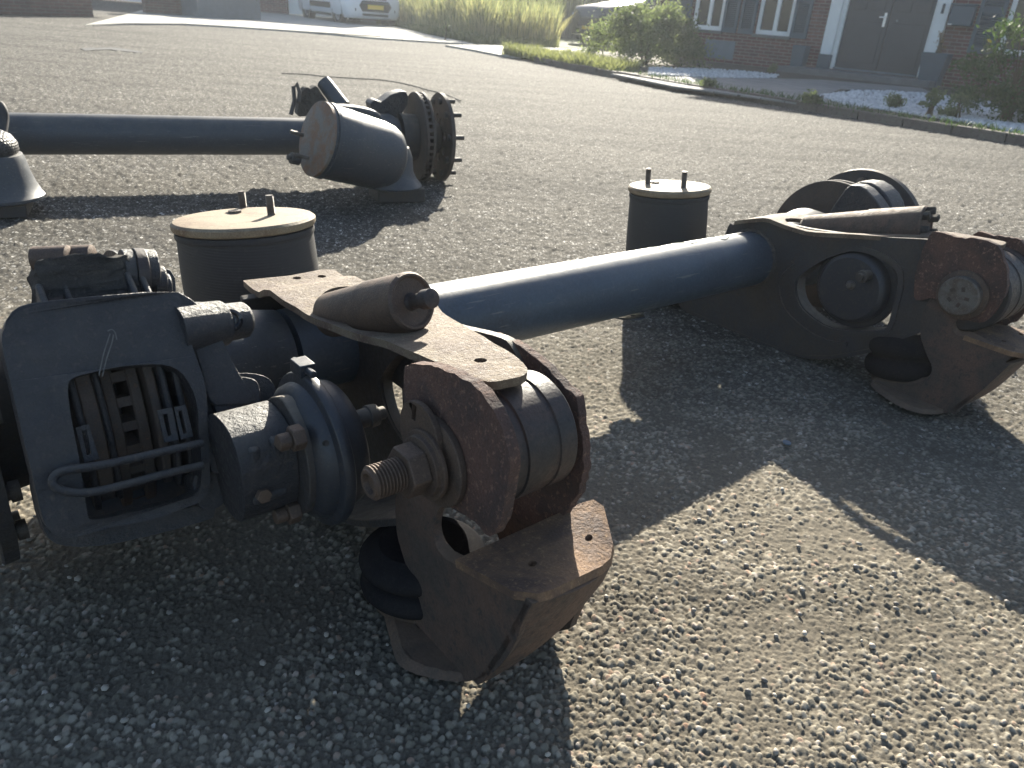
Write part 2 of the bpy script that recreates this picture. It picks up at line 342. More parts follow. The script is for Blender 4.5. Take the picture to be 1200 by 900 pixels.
M['chalk'] = flat('chalk', (.42, .42, .30), .9, 0, .15, 60)
for cs, sz in ((-.19, 1.2), (.08, .9), (.36, .8), (.47, 1.2), (.62, 1.3)):
    pts = []
    for k in range(22):
        x = k/21*4.6; a = R(98)+.30*sz*math.sin(x*1.5+cs*9)*(.4+.6*math.sin(x*.7)); s_ = cs+.035*sz*math.cos(x)+.018*x
        r_ = .0752; pts.append(L(s_, r_*math.cos(a), ZB-.013*max(0, s_)+r_*math.sin(a)))
    e = MB(); e.tube(pts, .0011, 5); e.build('chalk_mark', M['chalk'], AX)
armpx = [(853,278),(860,264),(875,257),(900,255),(925,262),(958,269),(1029,277),(1086,280),(1104,285),(1114,305),(1107,345),(1096,372),(1080,388),(1064,395),(1030,405),(993,413),(965,416),(933,413),(887,397),(833,374),(801,358),(803,344),(820,315),(840,290)]
holepx = [(936,329),(938,351),(951,368),(979,384),(1029,386),(1042,380),(1049,357),(1054,333),(1050,316),(1029,301),(1000,294),(972,302),(949,315)]
ARM = [Vector(FA.S(u, v, .8)) for u, v in armpx]; HOLE = [Vector(FA.S(u, v, .8)) for u, v in holepx]
def arm(si, so, dz, name='trailing_arm'):
    A = [p+Vector((0, dz if (sg_ := (so > si)) or p.y > .22 else dz+.022*min(1, (.22-p.y)/.1))) for p in crom(ARM, 3)]; H = [p+Vector((0, dz)) for p in crom(HOLE, 3)]
    sg = 1 if so > si else -1
    w = MB(); w.plate(A, lambda p: L(si, p[0], p[1]), Vector((sg*.014, 0, 0)), [H])
    cx = sum((p.x for p in H))/len(H); cz = sum((p.y for p in H))/len(H)
    H2 = [Vector((cx+(p.x-cx)*1.11, cz+(p.y-cz)*1.14)) for p in H]
    if sg > 0:
        rb = [Vector((cx+(p.x-cx)*1.42, cz+(p.y-cz)*1.42)) for p in H]; n_ = len(rb); seg = [p for p in rb if p.x < cx+.06 and p.y < cz+.03]
        seg.sort(key=lambda p: math.atan2(p.y-cz, p.x-cx) % (2*PI)); w.strip(seg, si-.007, si+.002, .010, closed=False)
    w.strip(H2, si-sg*.006, si+sg*(.045 if sg > 0 else .018), .013)                                   # raised rim of the opening
    root = w.build(name, M['arm'], AX, .002)
    return root, A
armF, AF = arm(.795, .955, 0); armN, AN = arm(-.455, -.61, .02)
def ztop(t, dz):                                                                # height of the arm's upper edge at t
    P = [Vector((-.07, .305))] + [Vector(FA.S(u, v, .8)) for u, v in armpx[2:8]] + [Vector((.56, .40))]
    for a, b in zip(P, P[1:]):
        if a.x <= t <= b.x: return a.y+(b.y-a.y)*(t-a.x)/(b.x-a.x)+dz
    return (P[0].y if t < P[0].x else P[-1].y)+dz
def zbot(A):
    pass
e = MB(); e.plate([Vector(p) for p in ((.10, .216), (.10, .30), (.24, .31), (.27, .24), (.262, .15), (.19, .15), (.183, .216))], lambda p: L(-.450, p[0], p[1]), Vector((.006, 0, 0))); e.build('sun_block_plate', M['arm'], armN, .001)  # added plate, blocks a sliver of sun through the arm's opening
# perimeter flanges below and behind
def low(A):
    n = len(A); k = n//24; return A[k*12:]+A[:k*1+1]
for si, so, dz, A, par in ((.795, .955, 0, AF, armF), (-.455, -.61, .02, AN, armN)):
    s0, s1 = (si, so) if so > si else (so, si)
    f = MB(); f.strip([p for p in low(A) if p.x < .43], s0+.001, s1, -.012 if False else .012, closed=False); f.build('lower_flange', M['arm'], par, .002)
# upper flange, near arm: traced, with the opening for the damper stump
def flange(outer, holes, dz, par, mat, name='upper_flange', th=.011, sub=2):
    w = MB(); w.plate(outer, lambda p: L(p[0], p[1], ztop(p[1], dz)+.002), Vector((0, 0, -th)), holes); return w.build(name, mat, par, .002)
def Zarm(u, v, dz):                                                            # photo point -> (s,t) on the flange surface
    z = .37
    for _ in range(6):
        s, t = FA.Z(u, v, z); z = ztop(t, dz)
    return Vector((s, t))
op = [(287,332),(291,329),(340,324),(392,317),(417,325),(431,331),(470,342),(505,352),(518,367),(535,378),(552,388),(574,401),(600,416),(617,432),(614,441),(596,446),(572,449),(548,442),(513,427),(480,413),(449,400),(413,391),(390,382),(360,370),(345,360),(324,347),(303,338)]
hp = [(376,350),(384,360),(398,374),(414,386),(438,390),(470,392),(494,388),(503,376),(500,362),(478,350),(440,341),(405,337),(385,341)]
OUT = [Zarm(u, v, .02) for u, v in op]; HO = [Zarm(u, v, .02) for u, v in hp]
holes = [crom(HO, 3)]
for u, v, r in ((348,327,.008),(377,325,.008),(563,424,.008)):
    q = Zarm(u, v, .02); holes.append(circ(q.x, q.y, r, 14))
flange(crom(OUT, 3), holes, .02, armN, M['rustflat'])
mirror = lambda P: [Vector((.34-p.x, p.y)) for p in P]
flange([Vector((p.x, max(p.y, -.045))) for p in crom(mirror(OUT), 3)], [crom(mirror(HO), 3)], .0, armF, M['rustflat'])

# damper stumps leaning out of the arms
def damper(base, tip, r0_, r1_, torn=False):
    b_, t_ = Vector(base), Vector(tip); d = t_-b_; l = d.length; m = MB()
    prof = [(0, r0_*.8), (.01, r0_), (l*.55, r0_+(r1_-r0_)*.6), (l*.56, r0_+(r1_-r0_)*.62+.0015), (l-.004, r1_), (l, r1_-.003), (l, r1_-.006), (l-.004, r1_-.009), (l-.005, .02)]
    m.lathe(b_, d, prof, 44, wob=.03 if torn else .012); root = m.build('damper_stump', M['bolt'] if not torn else M['rustdark'], AX, .0)
    dn = d.normalized(); s = MB()
    if not torn:
        s.lathe(b_+dn*(l-.006), d, [(0, .013), (.004, .0115), (.006, .010), (.026, .010), (.028, .0135), (.044, .0135), (.046, .009)], 24); s.build('damper_rod', M['bush'], root)
    else:
        for k in range(7):
            a = 2*PI*k/7; _, u_, v_ = ortho(dn); c_ = b_+dn*(l+.004)+(u_*math.cos(a)+v_*math.sin(a))*r1_*.75
            s.box(c_, (.022+.01*random.random(), .018, .014), (dn, (u_*math.cos(a)+v_*math.sin(a)), dn.cross(u_*math.cos(a)+v_*math.sin(a))))
        s.build('torn_rim', M['mud'], root, .003)
    return root
damper(L(-.560, .145, .355), L(-.524, .330, .432), .034, .041)
damper(L(.86, .10, .318), L(.90, .392, .395), .040, .052, True)

# arm eyes (pivot bushes) and torch-cut side plates
def eye(s0, s1, t, z, r, name='pivot_bush'):
    m = MB(); l = s1-s0; prof = [(0, r*.55), (0, r-.004), (.004, r), (l*.3, r), (l*.31, r-.0025), (l*.42, r-.0025), (l*.43, r), (l*.72, r), (l*.73, r-.002), (l*.78, r-.002), (l*.79, r), (l-.004, r), (l, r-.004), (l, r*.5)]
    m.lathe(L(s0, t, z), (1, 0, 0), prof, 72); return m.build(name, M['bush'], AX)
EN = (.552, .333); EF = (.560, .298)
eye(-.612, -.476, EN[0], EN[1]-.004, .0735); eye(.80, .945, *EF, .088)
def plate_px(px, s, th, mat, name, par=AX, n=3, jg=.0025, seed=1, holes=(), bev=.0012):
    P = crom([FA.S(u, v, s) for u, v in px], n)
    if jg: P = jag(P, jg, seed)
    m = MB(); m.plate(P, lambda p: L(s, p[0], p[1]), Vector((th, 0, 0)), holes); return m.build(name, mat, par, bev)
plate_px([(475,430),(500,428),(528,437),(556,452),(578,480),(593,515),(597,545),(592,585),(586,612),(574,629),(562,618),(540,600),(505,580),(480,560),(475,520),(473,470)], -.628, .014, M['rust'], 'torch_cut_plate', seed=3)
plate_px([(566,398),(574,392),(600,400),(628,420),(655,446),(675,466),(680,500),(684,540),(678,575),(660,605),(640,615),(600,600),(560,520),(555,440)], -.462, .013, M['rust'], 'torch_cut_plate', seed=8, jg=.004)
plate_px([(1089,276),(1100,272),(1122,278),(1150,280),(1168,288),(1178,310),(1180,335),(1172,355),(1160,372),(1148,378),(1128,374),(1112,368),(1095,350),(1073,352),(1071,335),(1075,310)], .782, .014, M['rust'], 'torch_cut_plate', seed=5)
plate_px([(1140,275),(1165,276),(1190,280),(1205,290),(1216,320),(1212,345),(1196,372),(1168,385),(1145,380),(1130,330)], .945, .013, M['rust'], 'torch_cut_plate', seed=12, jg=.004)

# hanger brackets
brpx = [(1083,364),(1080,377),(1081,399),(1088,417),(1093,430),(1090,441),(1080,447),(1060,449),(1040,447),(1024,446),(1022,452),(1039,466),(1065,480),(1092,485),(1119,481),(1137,469),(1151,452),(1172,432),(1187,413),(1160,406),(1137,394),(1125,393),(1119,389),(1118,380),(1125,373),(1128,366),(1122,352),(1108,344),(1092,350)]
BR = [Vector(FA.S(u, v, .79)) for u, v in brpx]
NBR = [(466,572),(463,600),(467,635),(479,670),(490,700),(495,724),(480,722),(460,710),(449,706),(450,722),(457,750),(465,776),(482,788),(510,796),(545,799),(572,792),(590,776),(604,752),(615,722),(619,708),(600,698),(560,677),(536,660),(518,650),(510,638),(508,620),(512,602),(518,590),(505,570),(485,562)]
mc = [L(q_, *FA.S(u, v, q_)) for u, v, q_ in ((533,656,-.620),(621,703,-.620),(723,655,-.442),(704,579,-.442))]
mc[3] = FA.Z(704, 579, .220); mc[3] = L(mc[3][0], mc[3][1], .220)
mn = (mc[1]-mc[0]).cross(mc[2]-mc[0]).normalized()
NB = [Vector(FA.S(u, v, -.612)) for u, v in NBR]
def hanger(sn, sf, dt, dz, near):
    sg = 1 if sf > sn else -1
    def under(p, s):                       # keep the cheeks below the mounting plate
        if near and s == sf: p = Vector((min(p.x, .634+.26*max(0, p.y-.055)), p.y))
        if near and p.x > .55:
            zp = mc[0].z-((s-mc[0].x)*mn.x+(-p.x-mc[0].y)*mn.y)/mn.z
            if p.y > zp-.013: return Vector((min(p.x, .70 if s != sf else .668), zp-.013))
        return p
    P = crom(NB if near else [p+Vector((dt, dz)) for p in BR], 3); P0 = P; P = jag([Vector((p.x, max(p.y, .001))) for p in P], .0012, 4); Pg = jag(P0, .0012, 4)
    hq = FA.S(480, 739, -.612); hl = [circ(hq[0], hq[1], .009, 12)] if near else []
    Pi = [under(p, sf) for p in P]; P = [under(p, sn) for p in Pg]
    def toground(p):                       # the foot splays out flat where it meets the road
        q = L(sn, p[0], p[1])
        if q.z < .013:
            e_ = FA.loc(EYE); d_ = q-e_; q = e_+d_*((.013-e_.z)/d_.z)
        return q
    a = MB(); a.plate(P, toground, Vector((sg*.012, 0, .009)), hl)
    root = a.build('hanger_bracket', M['rustdark'], AX, .0015)
    b_ = MB(); b_.plate(Pi, lambda p: L(sf-sg*.012, p[0], p[1]), Vector((sg*.012, 0, 0))); b_.build('inner_cheek', M['rustdark'], root, .0015)
    # front web: curved sheet joining both cheeks under the mounting plate
    f = [Vector((.628, .030)), Vector((.662, .090)), Vector((.684, .150)), Vector((.700, .200))] if near else [Vector((.628, .040)), Vector((.650, .080)), Vector((.672, .130)), Vector((.688, .190))]
    rows = crom(f, 3, False); K = 12; vs = []; s0, s1 = sn, sf; zt = rows[-1].y; zb = rows[0].y; g = MB()
    for side in (0, 1):
        for p in rows:
            for k in range(K+1):
                x = k/K; s = s0+(s1-s0)*x; Eg = (Vector((-mc[1].y, mc[1].z))*(1-x)+Vector((-mc[2].y, mc[2].z))*x) if near else Vector((.700, .190)); zt = Eg.y-.012; lo = zb+.118*x**.75 if near else zb-.02+.085*x**.55
                z = lo+(zt-lo)*(p.y-zb)/(rows[-1].y-zb); q = max(0, (z-zb)/(zt-zb)); tt = rows[0].x+(Eg.x-.004-rows[0].x)*q**.8
                vs.append(L(s, tt+.010*math.sin(PI*x)+(.0 if side == 0 else -.011), z))
    nr = len(rows); W = K+1; o_ = nr*W; fs = []
    for i in range(nr-1):
        for k in range(K):
            q = (i*W+k, i*W+k+1, (i+1)*W+k+1, (i+1)*W+k); fs.append(q); fs.append(tuple(j+o_ for j in q[::-1]))
    for k in range(K):
        fs.append((k+1, k, k+o_, k+1+o_)); e = (nr-1)*W; fs.append((e+k, e+k+1, e+k+1+o_, e+k+o_))
    for i in range(nr-1):
        fs.append((i*W, (i+1)*W, (i+1)*W+o_, i*W+o_)); fs.append((i*W+K+0, i*W+K+o_, (i+1)*W+K+o_, (i+1)*W+K))
    g.add(vs, fs); g.build('front_web', M['rustdark'], root, .001)
    return root
hn = hanger(-.612, -.447, -.012, .006, True); hf = hanger(.785, .95, 0, 0, False)
# mounting plates with two bolt holes
def mount(corners, par, hol):
    A, B, C_, D = [Vector(c) for c in corners]
    n = (B-A).cross(D-A).normalized(); n = n if n.z > 0 else -n
    fn = lambda p: A+(B-A)*p[1]+(D-A)*p[0]+(C_-B-D+A)*p[0]*p[1]
    o = [(0, 0), (.0, .8), (.10, .97), (.2, 1), (.8, 1), (.93, .95), (1, .78), (1, .2), (.94, .03), (.85, 0)]
    pts = [Vector(p) for p in o]; fine = []
    for i, p in enumerate(pts):
        q = pts[(i+1) % len(pts)]; fine += [p.lerp(q, k/6) for k in range(6)]
    m = MB(); m.plate(fine, lambda p: (p[0], p[1], 0), Vector((0, 0, -1)), [circ(x, y, .035, 14, .05) for x, y in hol]); o = m.build('mounting_plate', M['rustplate'], par)
    bm = bmesh.new(); bm.from_mesh(o.data)
    for _ in range(4): bmesh.ops.subdivide_edges(bm, edges=[e for e in bm.edges if e.calc_length() > .12 and abs(e.verts[0].co.z-e.verts[1].co.z) < .5], cuts=1); bmesh.ops.triangulate(bm, faces=bm.faces)
    for v in bm.verts: z_ = v.co.z; v.co = fn(v.co)+n*.011*z_
    bmesh.ops.recalc_face_normals(bm, faces=bm.faces); bm.to_mesh(o.data); bm.free(); return o
mount(mc, hn, ((.30, .55), (.80, .55)))
mount((L(.782, .59, .208), L(.782, .715, .206), L(.955, .722, .206), L(.955, .60, .21)), hf, ((.30, .5), (.80, .5)))
# slotted washers, nut, thread
def pivot_bolt(s, t, z, out, thread):
    m = MB(); m.lathe(L(s, t, z), (out, 0, 0), [(0, .055), (.008, .055), (.009, .052)], 40); a = [circ(0, 0, 1)]
    root = m.build('pivot_bolt', M['bolt'], AX, .001)
    if thread:
        e = MB(); A_ = [Vector((t-.02+.040*math.cos(x), z+.028+.040*math.sin(x))) for x in np.linspace(0, 2*PI, 28)[:-1]]
        slot = [Vector((t-.024+p[0], z+.050+p[1])) for p in ((-.011, -.008), (-.009, .012), (-.001, .012), (-.003, -.008))]
        e.plate(A_, lambda p: L(s+out*.009, p[0], p[1]), Vector((out*.007, 0, 0)), [slot]); e.build('slotted_washer', M['bolt'], root, .001)
        e = MB(); e.lathe(L(s+out*.016, t, z), (out, 0, 0), [(0, .042), (.005, .042), (.0055, .036), (.011, .036), (.012, .030)], 36); e.build('washer', M['bolt'], root, .0008)
        e = MB(); e.lathe(L(s+out*.028, t, z), (out, 0, 0), [(0, .031), (.024, .031)], 6); e.build('nut', M['bolt'], root, .002)
        pr = [(.050, .017)]
        for k in range(9): x = .052+k*.0042; pr += [(x, .0165), (x+.0014, .0196), (x+.0028, .0196), (x+.0042, .0165)]
        pr += [(.092, .016), (.092, .012), (.086, .010)]
        e = MB(); e.lathe(L(s, t, z), (out, 0, 0), pr, 32); e.build('thread', M['bolt'], root)
    else:
        e = MB(); e.lathe(L(s+out*.008, t, z), (out, 0, 0), [(0, .044), (.016, .044), (.019, .041), (.019, .038)], 40); e.build('bolt_head', M['stud'], root, .0008)
        for k in range(5):
            e = MB(); a = 2*PI*k/5; e.box(L(s+out*.0275, t+.019*math.cos(a), z+.019*math.sin(a)), (.002, .010, .007), (Vector((1, 0, 0)), Vector((0, math.cos(a), math.sin(a))), Vector((0, -math.sin(a), math.cos(a)))))
            e.build('head_mark', M['rustdark'], root)
pivot_bolt(-.629, EN[0], EN[1]-.003, -1, True); pivot_bolt(.781, EF[0], EF[1]-.002, -1, False)
# lift bellows squeezed between arm and bracket foot
def bellows(s, t, z, tilt, r=.088, q=1.0):
    d = Vector((0, math.sin(tilt), math.cos(tilt))); m = MB(); prof = [(0, r*.7)]
    for k in range(2):
        x0 = .006+k*.056
        for i in range(9): a = PI*i/8; prof.append(((x0+.026-.026*math.cos(a))*q, r*.80+r*.24*math.sin(a)))
    prof += [(.122*q, r*.7), (.116*q, r*.62)]; P0 = L(s, t, z)-d*.058*q
    m.lathe(P0, d, prof, 56); root = m.build('lift_bellows', M['plainrubber'], AX)
    e = MB(); e.lathe(P0-d*.012, d, [(0, r*.78), (.004, r*.86), (.012, r*.86), (.014, r*.8)], 48); e.build('base_ring', M['bolt'], root)
    e = MB(); e.lathe(P0+d*.054*q, d, [(0, r*.80), (.002, r*.86), (.009, r*.86), (.011, r*.80)], 48); e.build('girdle_ring', M['plainrubber'], root)
bellows(.872, .455, .090, .22, .098); bellows(-.562, .425, .060, .10, .088, .68)

# brake chambers
def chamber(face, t, z, out):                      # from the face outboard; out = direction away from the arm
    m = MB(); d = (out, 0, 0)
    m.lathe(L(face, t, z), d, [(0, .012), (0, .078), (.006, .086), (.018, .090), (.036, .091), (.037, .101), (.043, .103), (.050, .103), (.052, .094), (.062, .091), (.070, .082), (.074, .070)], 64)
    root = m.build('brake_chamber', M['chamber'], AX)
    e = MB(); e.lathe(L(face+out*.034, t, z), d, [(0, .100), (0, .105), (.005, .107), (.011, .107), (.016, .105), (.016, .100)], 64)
    e.box(L(face+out*.042, t-.02, z+.112), (.022, .030, .018)); e.tube([L(face+out*.042, t-.048, z+.111), L(face+out*.042, t+.012, z+.114)], .005, 10)
    e.build('clamp_band', M['chamber'], root, .0015)
    e = MB(); e.lathe(L(face, t+.004, z+.012), (-out, 0, 0), [(-.004, .012), (.001, .012), (.006, .010), (.010, .006)], 20); e.build('release_bolt', M['stud'], root)
    e = MB(); e.lathe(L(face+out*.002, t+.038, z+.048), (-out, .0, 0), [(-.01, .013), (.020, .013), (.021, .016), (.034, .015), (.035, .009), (.046, .009)], 18); e.build('air_port', M['arm'], root, .0006)
    for a in (.6, 2.4, 3.9, 5.2):
        e = MB(); e.lathe(L(face+out*.06, t+.0915*math.cos(a), z+.0915*math.sin(a)), (0, -math.cos(a), math.sin(a)), [(-.004, .004), (.0012, .004)], 12); e.build('drain_plug', M['mud'], root)
    return root
chN = chamber(-.640, .335, .252, -1); chF = chamber(.782, .300, .228, 1)
# mounting flange of the near chamber with its two bolts
e = MB(); fl = crom([Vector((.335+.072*math.cos(a)*(1.0 if abs(math.cos(a)) > .5 else .8), .252+.085*math.sin(a))) for a in np.linspace(0, 2*PI, 17)[:-1]], 2)
e.plate(fl, lambda p: L(-.722, p[0], p[1]), Vector((.016, 0, 0))); fr = e.build('chamber_flange', M['arm'], AX, .003)
for tt, zz in ((.335+.058, .252+.060), (.335+.03, .252-.066)):
    e = MB(); e.lathe(L(-.722, tt, zz), (-1, 0, 0), [(0, .0165), (.016, .0165)], 6); e.lathe(L(-.738, tt, zz), (-1, 0, 0), [(0, .010), (.016, .010)], 14); e.build('flange_nut', M['bolt'], fr, .0015)

# ---- near brake: rotor, hub, caliper
AXZ = ZB+.012
def rotor(sc, z, R_=.205, w_=.045, ri=.12):
    m = MB(); 
    for s0 in (sc-w_/2, sc+w_/2-.014): m.lathe(L(s0, 0, z), (1, 0, 0), [(0, ri), (0, R_-.002), (.002, R_), (.012, R_), (.014, R_-.002), (.014, ri), (0, ri)], 96, cap=False)
    K = 38
    for k in range(K):
        a = 2*PI*k/K; d = Vector((0, -math.cos(a), math.sin(a))); m.box(L(sc, 0, z)+d*(R_-.022), (w_-.026, .036, .0125), (Vector((1, 0, 0)), d, Vector((1, 0, 0)).cross(d)))
    m.lathe(L(sc-w_/2, 0, z), (1, 0, 0), [(.004, .09), (.004, ri+.004), (.012, ri+.004), (.012, .09)], 64, cap=False)
    return m.build('brake_disc', M['disc'], AX)
rotor(-.872, AXZ); rotor(1.205, ZB-.022, .195)
def hub(s0, sg, z):
    m = MB(); m.lathe(L(s0, 0, z), (sg, 0, 0), [(0, .105), (.05, .105), (.06, .11), (.12, .115), (.125, .208), (.143, .210), (.146, .206), (.146, .10), (.19, .09), (.21, .085), (.215, .06), (.215, .01)], 64)
    root = m.build('wheel_hub', M['arm'], AX)
    for k in range(10):
        a = 2*PI*k/10+.2; e = MB(); e.lathe(L(s0+sg*.12, -.172*math.cos(a), z+.172*math.sin(a)), (sg, 0, 0), [(-.012, .014), (0, .014), (.0, .0105), (.08, .0105)], 14); e.build('wheel_stud', M['stud'], root)
hub(-.895, -1, AXZ); hub(1.24, 1, ZB-.014)
PH = R(27); CN = (0, math.cos(PH), math.sin(PH)); PP = (-.87, .268*math.cos(PH), AXZ+.268*math.sin(PH)); NV = L(*CN)
def cal(u, v, off=0.0): return FA.P(u, v, (PP[0], PP[1]+CN[1]*off, PP[2]+CN[2]*off), CN)
EXx = Vector((1, 0, 0)); EY = NV.cross(EXx)
def cplate(px, off, th, mat, name, par, n=3, holes=(), bev=.003, seg=2, bow=0.0):
    P3 = [cal(u, v, off) for u, v in px]; O_ = cal(150, 480, off); to2 = lambda q: Vector(((q-O_).dot(EXx), (q-O_).dot(EY)))
    P2 = crom([to2(q) for q in P3], n) if n > 1 else [to2(q) for q in P3]
    H = [crom([to2(cal(u, v, off)) for u, v in h], n) if n > 1 else [to2(cal(u, v, off)) for u, v in h] for h in holes]
    m = MB(); m.plate(P2, lambda p: O_+EXx*p[0]+EY*p[1]-NV*bow*((p[1]/.13)**2+.5*(p[0]/.1)**2), -NV*th, H); return m.build(name, mat, par, bev, seg=seg)
frpx = [(9,378),(20,364),(44,356),(90,351),(133,347),(204,340),(215,345),(219,376),(231,416),(242,451),(245,491),(248,544),(249,571),(240,588),(215,598),(190,608),(133,620),(95,630),(74,632),(60,622),(51,607),(40,562),(27,509),(13,447),(3,398)]
winpx = [(80,455),(86,443),(110,436),(147,429),(191,427),(215,438),(231,469),(235,509),(238,544),(236,575),(213,587),(160,600),(112,610),(103,595),(93,536),(84,491)]
CAL = cplate(frpx, 0, .050, M['caliper'], 'brake_caliper', AX, holes=[winpx], bev=.008, seg=3, bow=.012)
# recessed pocket rim and side walls of the casting
cplate([(4,398),(14,365),(60,352),(210,342),(218,372),(225,395),(160,400),(60,408),(12,420)], -.045, .075, M['caliper'], 'caliper_bridge', CAL, bev=.012, seg=3)
cplate([(38,560),(62,600),(95,612),(235,592),(250,560),(252,600),(235,612),(140,636),(78,640),(52,622)], -.045, .05, M['caliper'], 'caliper_bridge', CAL, bev=.010, seg=3)
# pads, clips, bar
def padblock(s0, s1, r1, r0_, a0, a1, mat, name, n=10):
    m = MB(); vs = []; 
    for i in range(n+1):
        a = a0+(a1-a0)*i/n; d = Vector((0, -math.cos(a), math.sin(a)))
        for s in (s0, s1):
            for r in (r0_, r1): vs.append(L(s, 0, AXZ)+d*r)
    fs = []
    for i in range(n):
        b0 = 4*i; 
        for p, q in ((0, 1), (1, 3), (3, 2), (2, 0)): fs.append((b0+p, b0+q, b0+4+q, b0+4+p))
    fs += [(0, 2, 3, 1), (4*n, 4*n+1, 4*n+3, 4*n+2)]
    m.add(vs, fs); return m.build(name, mat, CAL, .003)
A0, A1 = R(-14), R(62)
for s0, s1, r1, mt in ((-.905, -.898, .232, 'caliper'), (-.925, -.905, .226, 'disc'), (-.934, -.926, .240, 'caliper'), (-.846, -.834, .226, 'disc'), (-.832, -.824, .240, 'caliper'), (-.815, -.807, .236, 'caliper')):
    padblock(s0, s1, r1, .12, A0, A1, M[mt], 'brake_pad' if mt == 'disc' else 'backing_plate')
cplate([(60,420),(230,400),(250,560),(110,625),(60,560)], -.150, .02, M['chamber'], 'caliper_carrier', CAL, bev=.004)
for q, sl_ in (([(88,501),(104,497),(117,538),(99,543)], [(96,505),(101,504),(107,532),(102,534)]), ([(184,481),(202,477),(210,516),(193,519)], [(191,486),(196,485),(201,510),(197,511)]), ([(204,477),(218,474),(227,512),(212,516)], [(209,482),(213,481),(219,507),(215,508)])):
    cplate(q, -.012, .004, M['caliper'], 'pad_clip', CAL, n=1, holes=[sl_], bev=.0008)
bar = [(238,519),(205,526),(170,534),(130,543),(100,548),(78,551),(66,556),(62,564),(67,572),(84,577),(112,576),(150,567),(195,555),(238,545)]
e = MB(); e.tube(crom([cal(u, v, .006) for u, v in bar], 4, False), .0052, 12); e.build('retaining_bar', M['caliper'], CAL)
for l_ in ([(129,391),(126,400),(121,416),(116,440)], [(133,392),(131,402),(125,420),(120,441)], [(126,388),(131,386),(135,390),(137,398)]):
    e = MB(); e.tube(crom([cal(u, v, -.0) for u, v in l_], 4, False), .0008, 5); e.build('scrape_mark', M['scrape'], CAL)
# caked block and fittings standing behind the casting
def blk(px, off, th, mat, name, bev, rough=0, par=CAL):
    o = cplate(px, off, th, mat, name, par, bev=bev, seg=3); return o
blk([(150,318),(200,316),(206,352),(200,372),(60,378),(52,362),(100,340)], -.11, .06, M['caliper'], 'caliper_back', .010)
blk([(43,310),(55,302),(110,298),(150,302),(163,330),(172,352),(172,372),(140,376),(60,380),(47,350)], -.075, .085, M['mud'], 'caked_mud_block', .012)
mud = [o for o in CAL.children if o.name.startswith('caked')][0]
bm = bmesh.new(); bm.from_mesh(mud.data); bmesh.ops.triangulate(bm, faces=bm.faces)
for _ in range(4): bmesh.ops.subdivide_edges(bm, edges=[e_ for e_ in bm.edges if e_.calc_length() > .006], cuts=1)
for v_ in bm.verts: v_.co += v_.co.normalized()*0+Vector((noise.noise(v_.co*55), noise.noise(v_.co*55+Vector((5, 0, 0))), noise.noise(v_.co*55+Vector((0, 9, 0)))))*.007+Vector((0, 0, 1))*noise.noise(v_.co*160)*.003
for e_ in bm.edges: e_.smooth = True
bm.to_mesh(mud.data); bm.free(); mud.modifiers.clear()
e = MB()
for u, v in ((60, 303), (88, 302)): e.lathe(cal(u, v, -.10), EXx*.5+EY*-.1+NV*.3, [(-.02, .016), (.022, .016), (.024, .012)], 24)
e.build('bolt_sleeve', M['bolt'], CAL)
for k, (px, r_) in enumerate((((152, 322), .034), ((166, 322), .036), ((178, 318), .030), ((188, 330), .022), ((194, 335), .017))):
    e = MB(); e.lathe(cal(*px, -.105), EXx-EY*.15, [(-.010, r_), (.004, r_), (.006, r_*.85)], 32); e.build('fitting_ring', M['caliper'] if k != 1 else M['bush'], CAL, .001)
# guide pin housing and glossy cap
e = MB(); p0, p1 = cal(222, 385, -.035), cal(290, 374, -.05); d = (p1-p0)
e.lathe(p0, d, [(-.02, .034), (d.length*.55, .031), (d.length*.60, .026), (d.length*.93, .025), (d.length, .020)], 36); gp = e.build('guide_pin_housing', M['caliper'], CAL, .001)
def glossy():
    m, t, b = nodes('oily_black'); b.inputs['Base Color'].default_value = (.012, .013, .016, 1); b.inputs['Roughness'].default_value = .12; return m
M['oil'] = glossy()
e = MB(); c = (p0+d*.62)+NV*.024; e.lathe(c, NV, [(-.006, .016), (.001, .015), (.003, .011), (.0005, .008), (.002, .004)], 24); e.build('oily_cap', M['oil'], gp)
# arm of the casting reaching to the chamber, mechanism housing
cplate([(205,345),(236,360),(262,400),(282,440),(300,470),(268,475),(246,470),(232,420)], -.02, .06, M['caliper'], 'caliper_arm', CAL, bev=.012, seg=3)
def lump(px, off, th, name='mechanism_housing', bev=.012, mat='caliper'): return cplate(px, off, th, M[mat], name, CAL, bev=bev, seg=3)
lump([(236,455),(262,440),(300,438),(322,452),(328,500),(322,548),(300,560),(262,562),(244,560)], -.035, .11)
lump([(246,502),(262,497),(306,492),(314,505),(312,535),(300,548),(256,555),(246,545)], -.018, .05)
lump([(254,446),(290,442),(304,452),(302,484),(262,490),(252,480)], -.022, .05)
lump([(228,558),(262,556),(270,575),(262,590),(246,598),(232,590)], -.03, .05, 'caliper_foot')
e = MB(); sec = [Vector((.318+.060*math.copysign(abs(math.cos(a))**.8, math.cos(a)), .250+.070*math.copysign(abs(math.sin(a))**.8, math.sin(a)))) for a in np.linspace(0, 2*PI, 33)[:-1]]
e.plate(sec, lambda p: L(-.795, p[0], p[1]), Vector((.072, 0, 0))); e.build('mechanism_housing', M['caliper'], CAL, .018, seg=3)
for sx_, tt, zz, sz in ((-.775, .365, .275, (.014, .018, .05)), (-.748, .360, .262, (.012, .03, .085)), (-.762, .372, .230, (.045, .02, .012))):
    e = MB(); e.box(L(sx_, tt, zz), sz); e.build('casting_rib', M['caliper'], CAL, .004)
for sx_, zz in ((-.772, .235), (-.742, .300)):
    e = MB(); e.lathe(L(sx_, .372, zz), (0, -1, .15), [(0, .010), (.014, .010)], 6); e.build('housing_bolt', M['bolt'], CAL, .001)
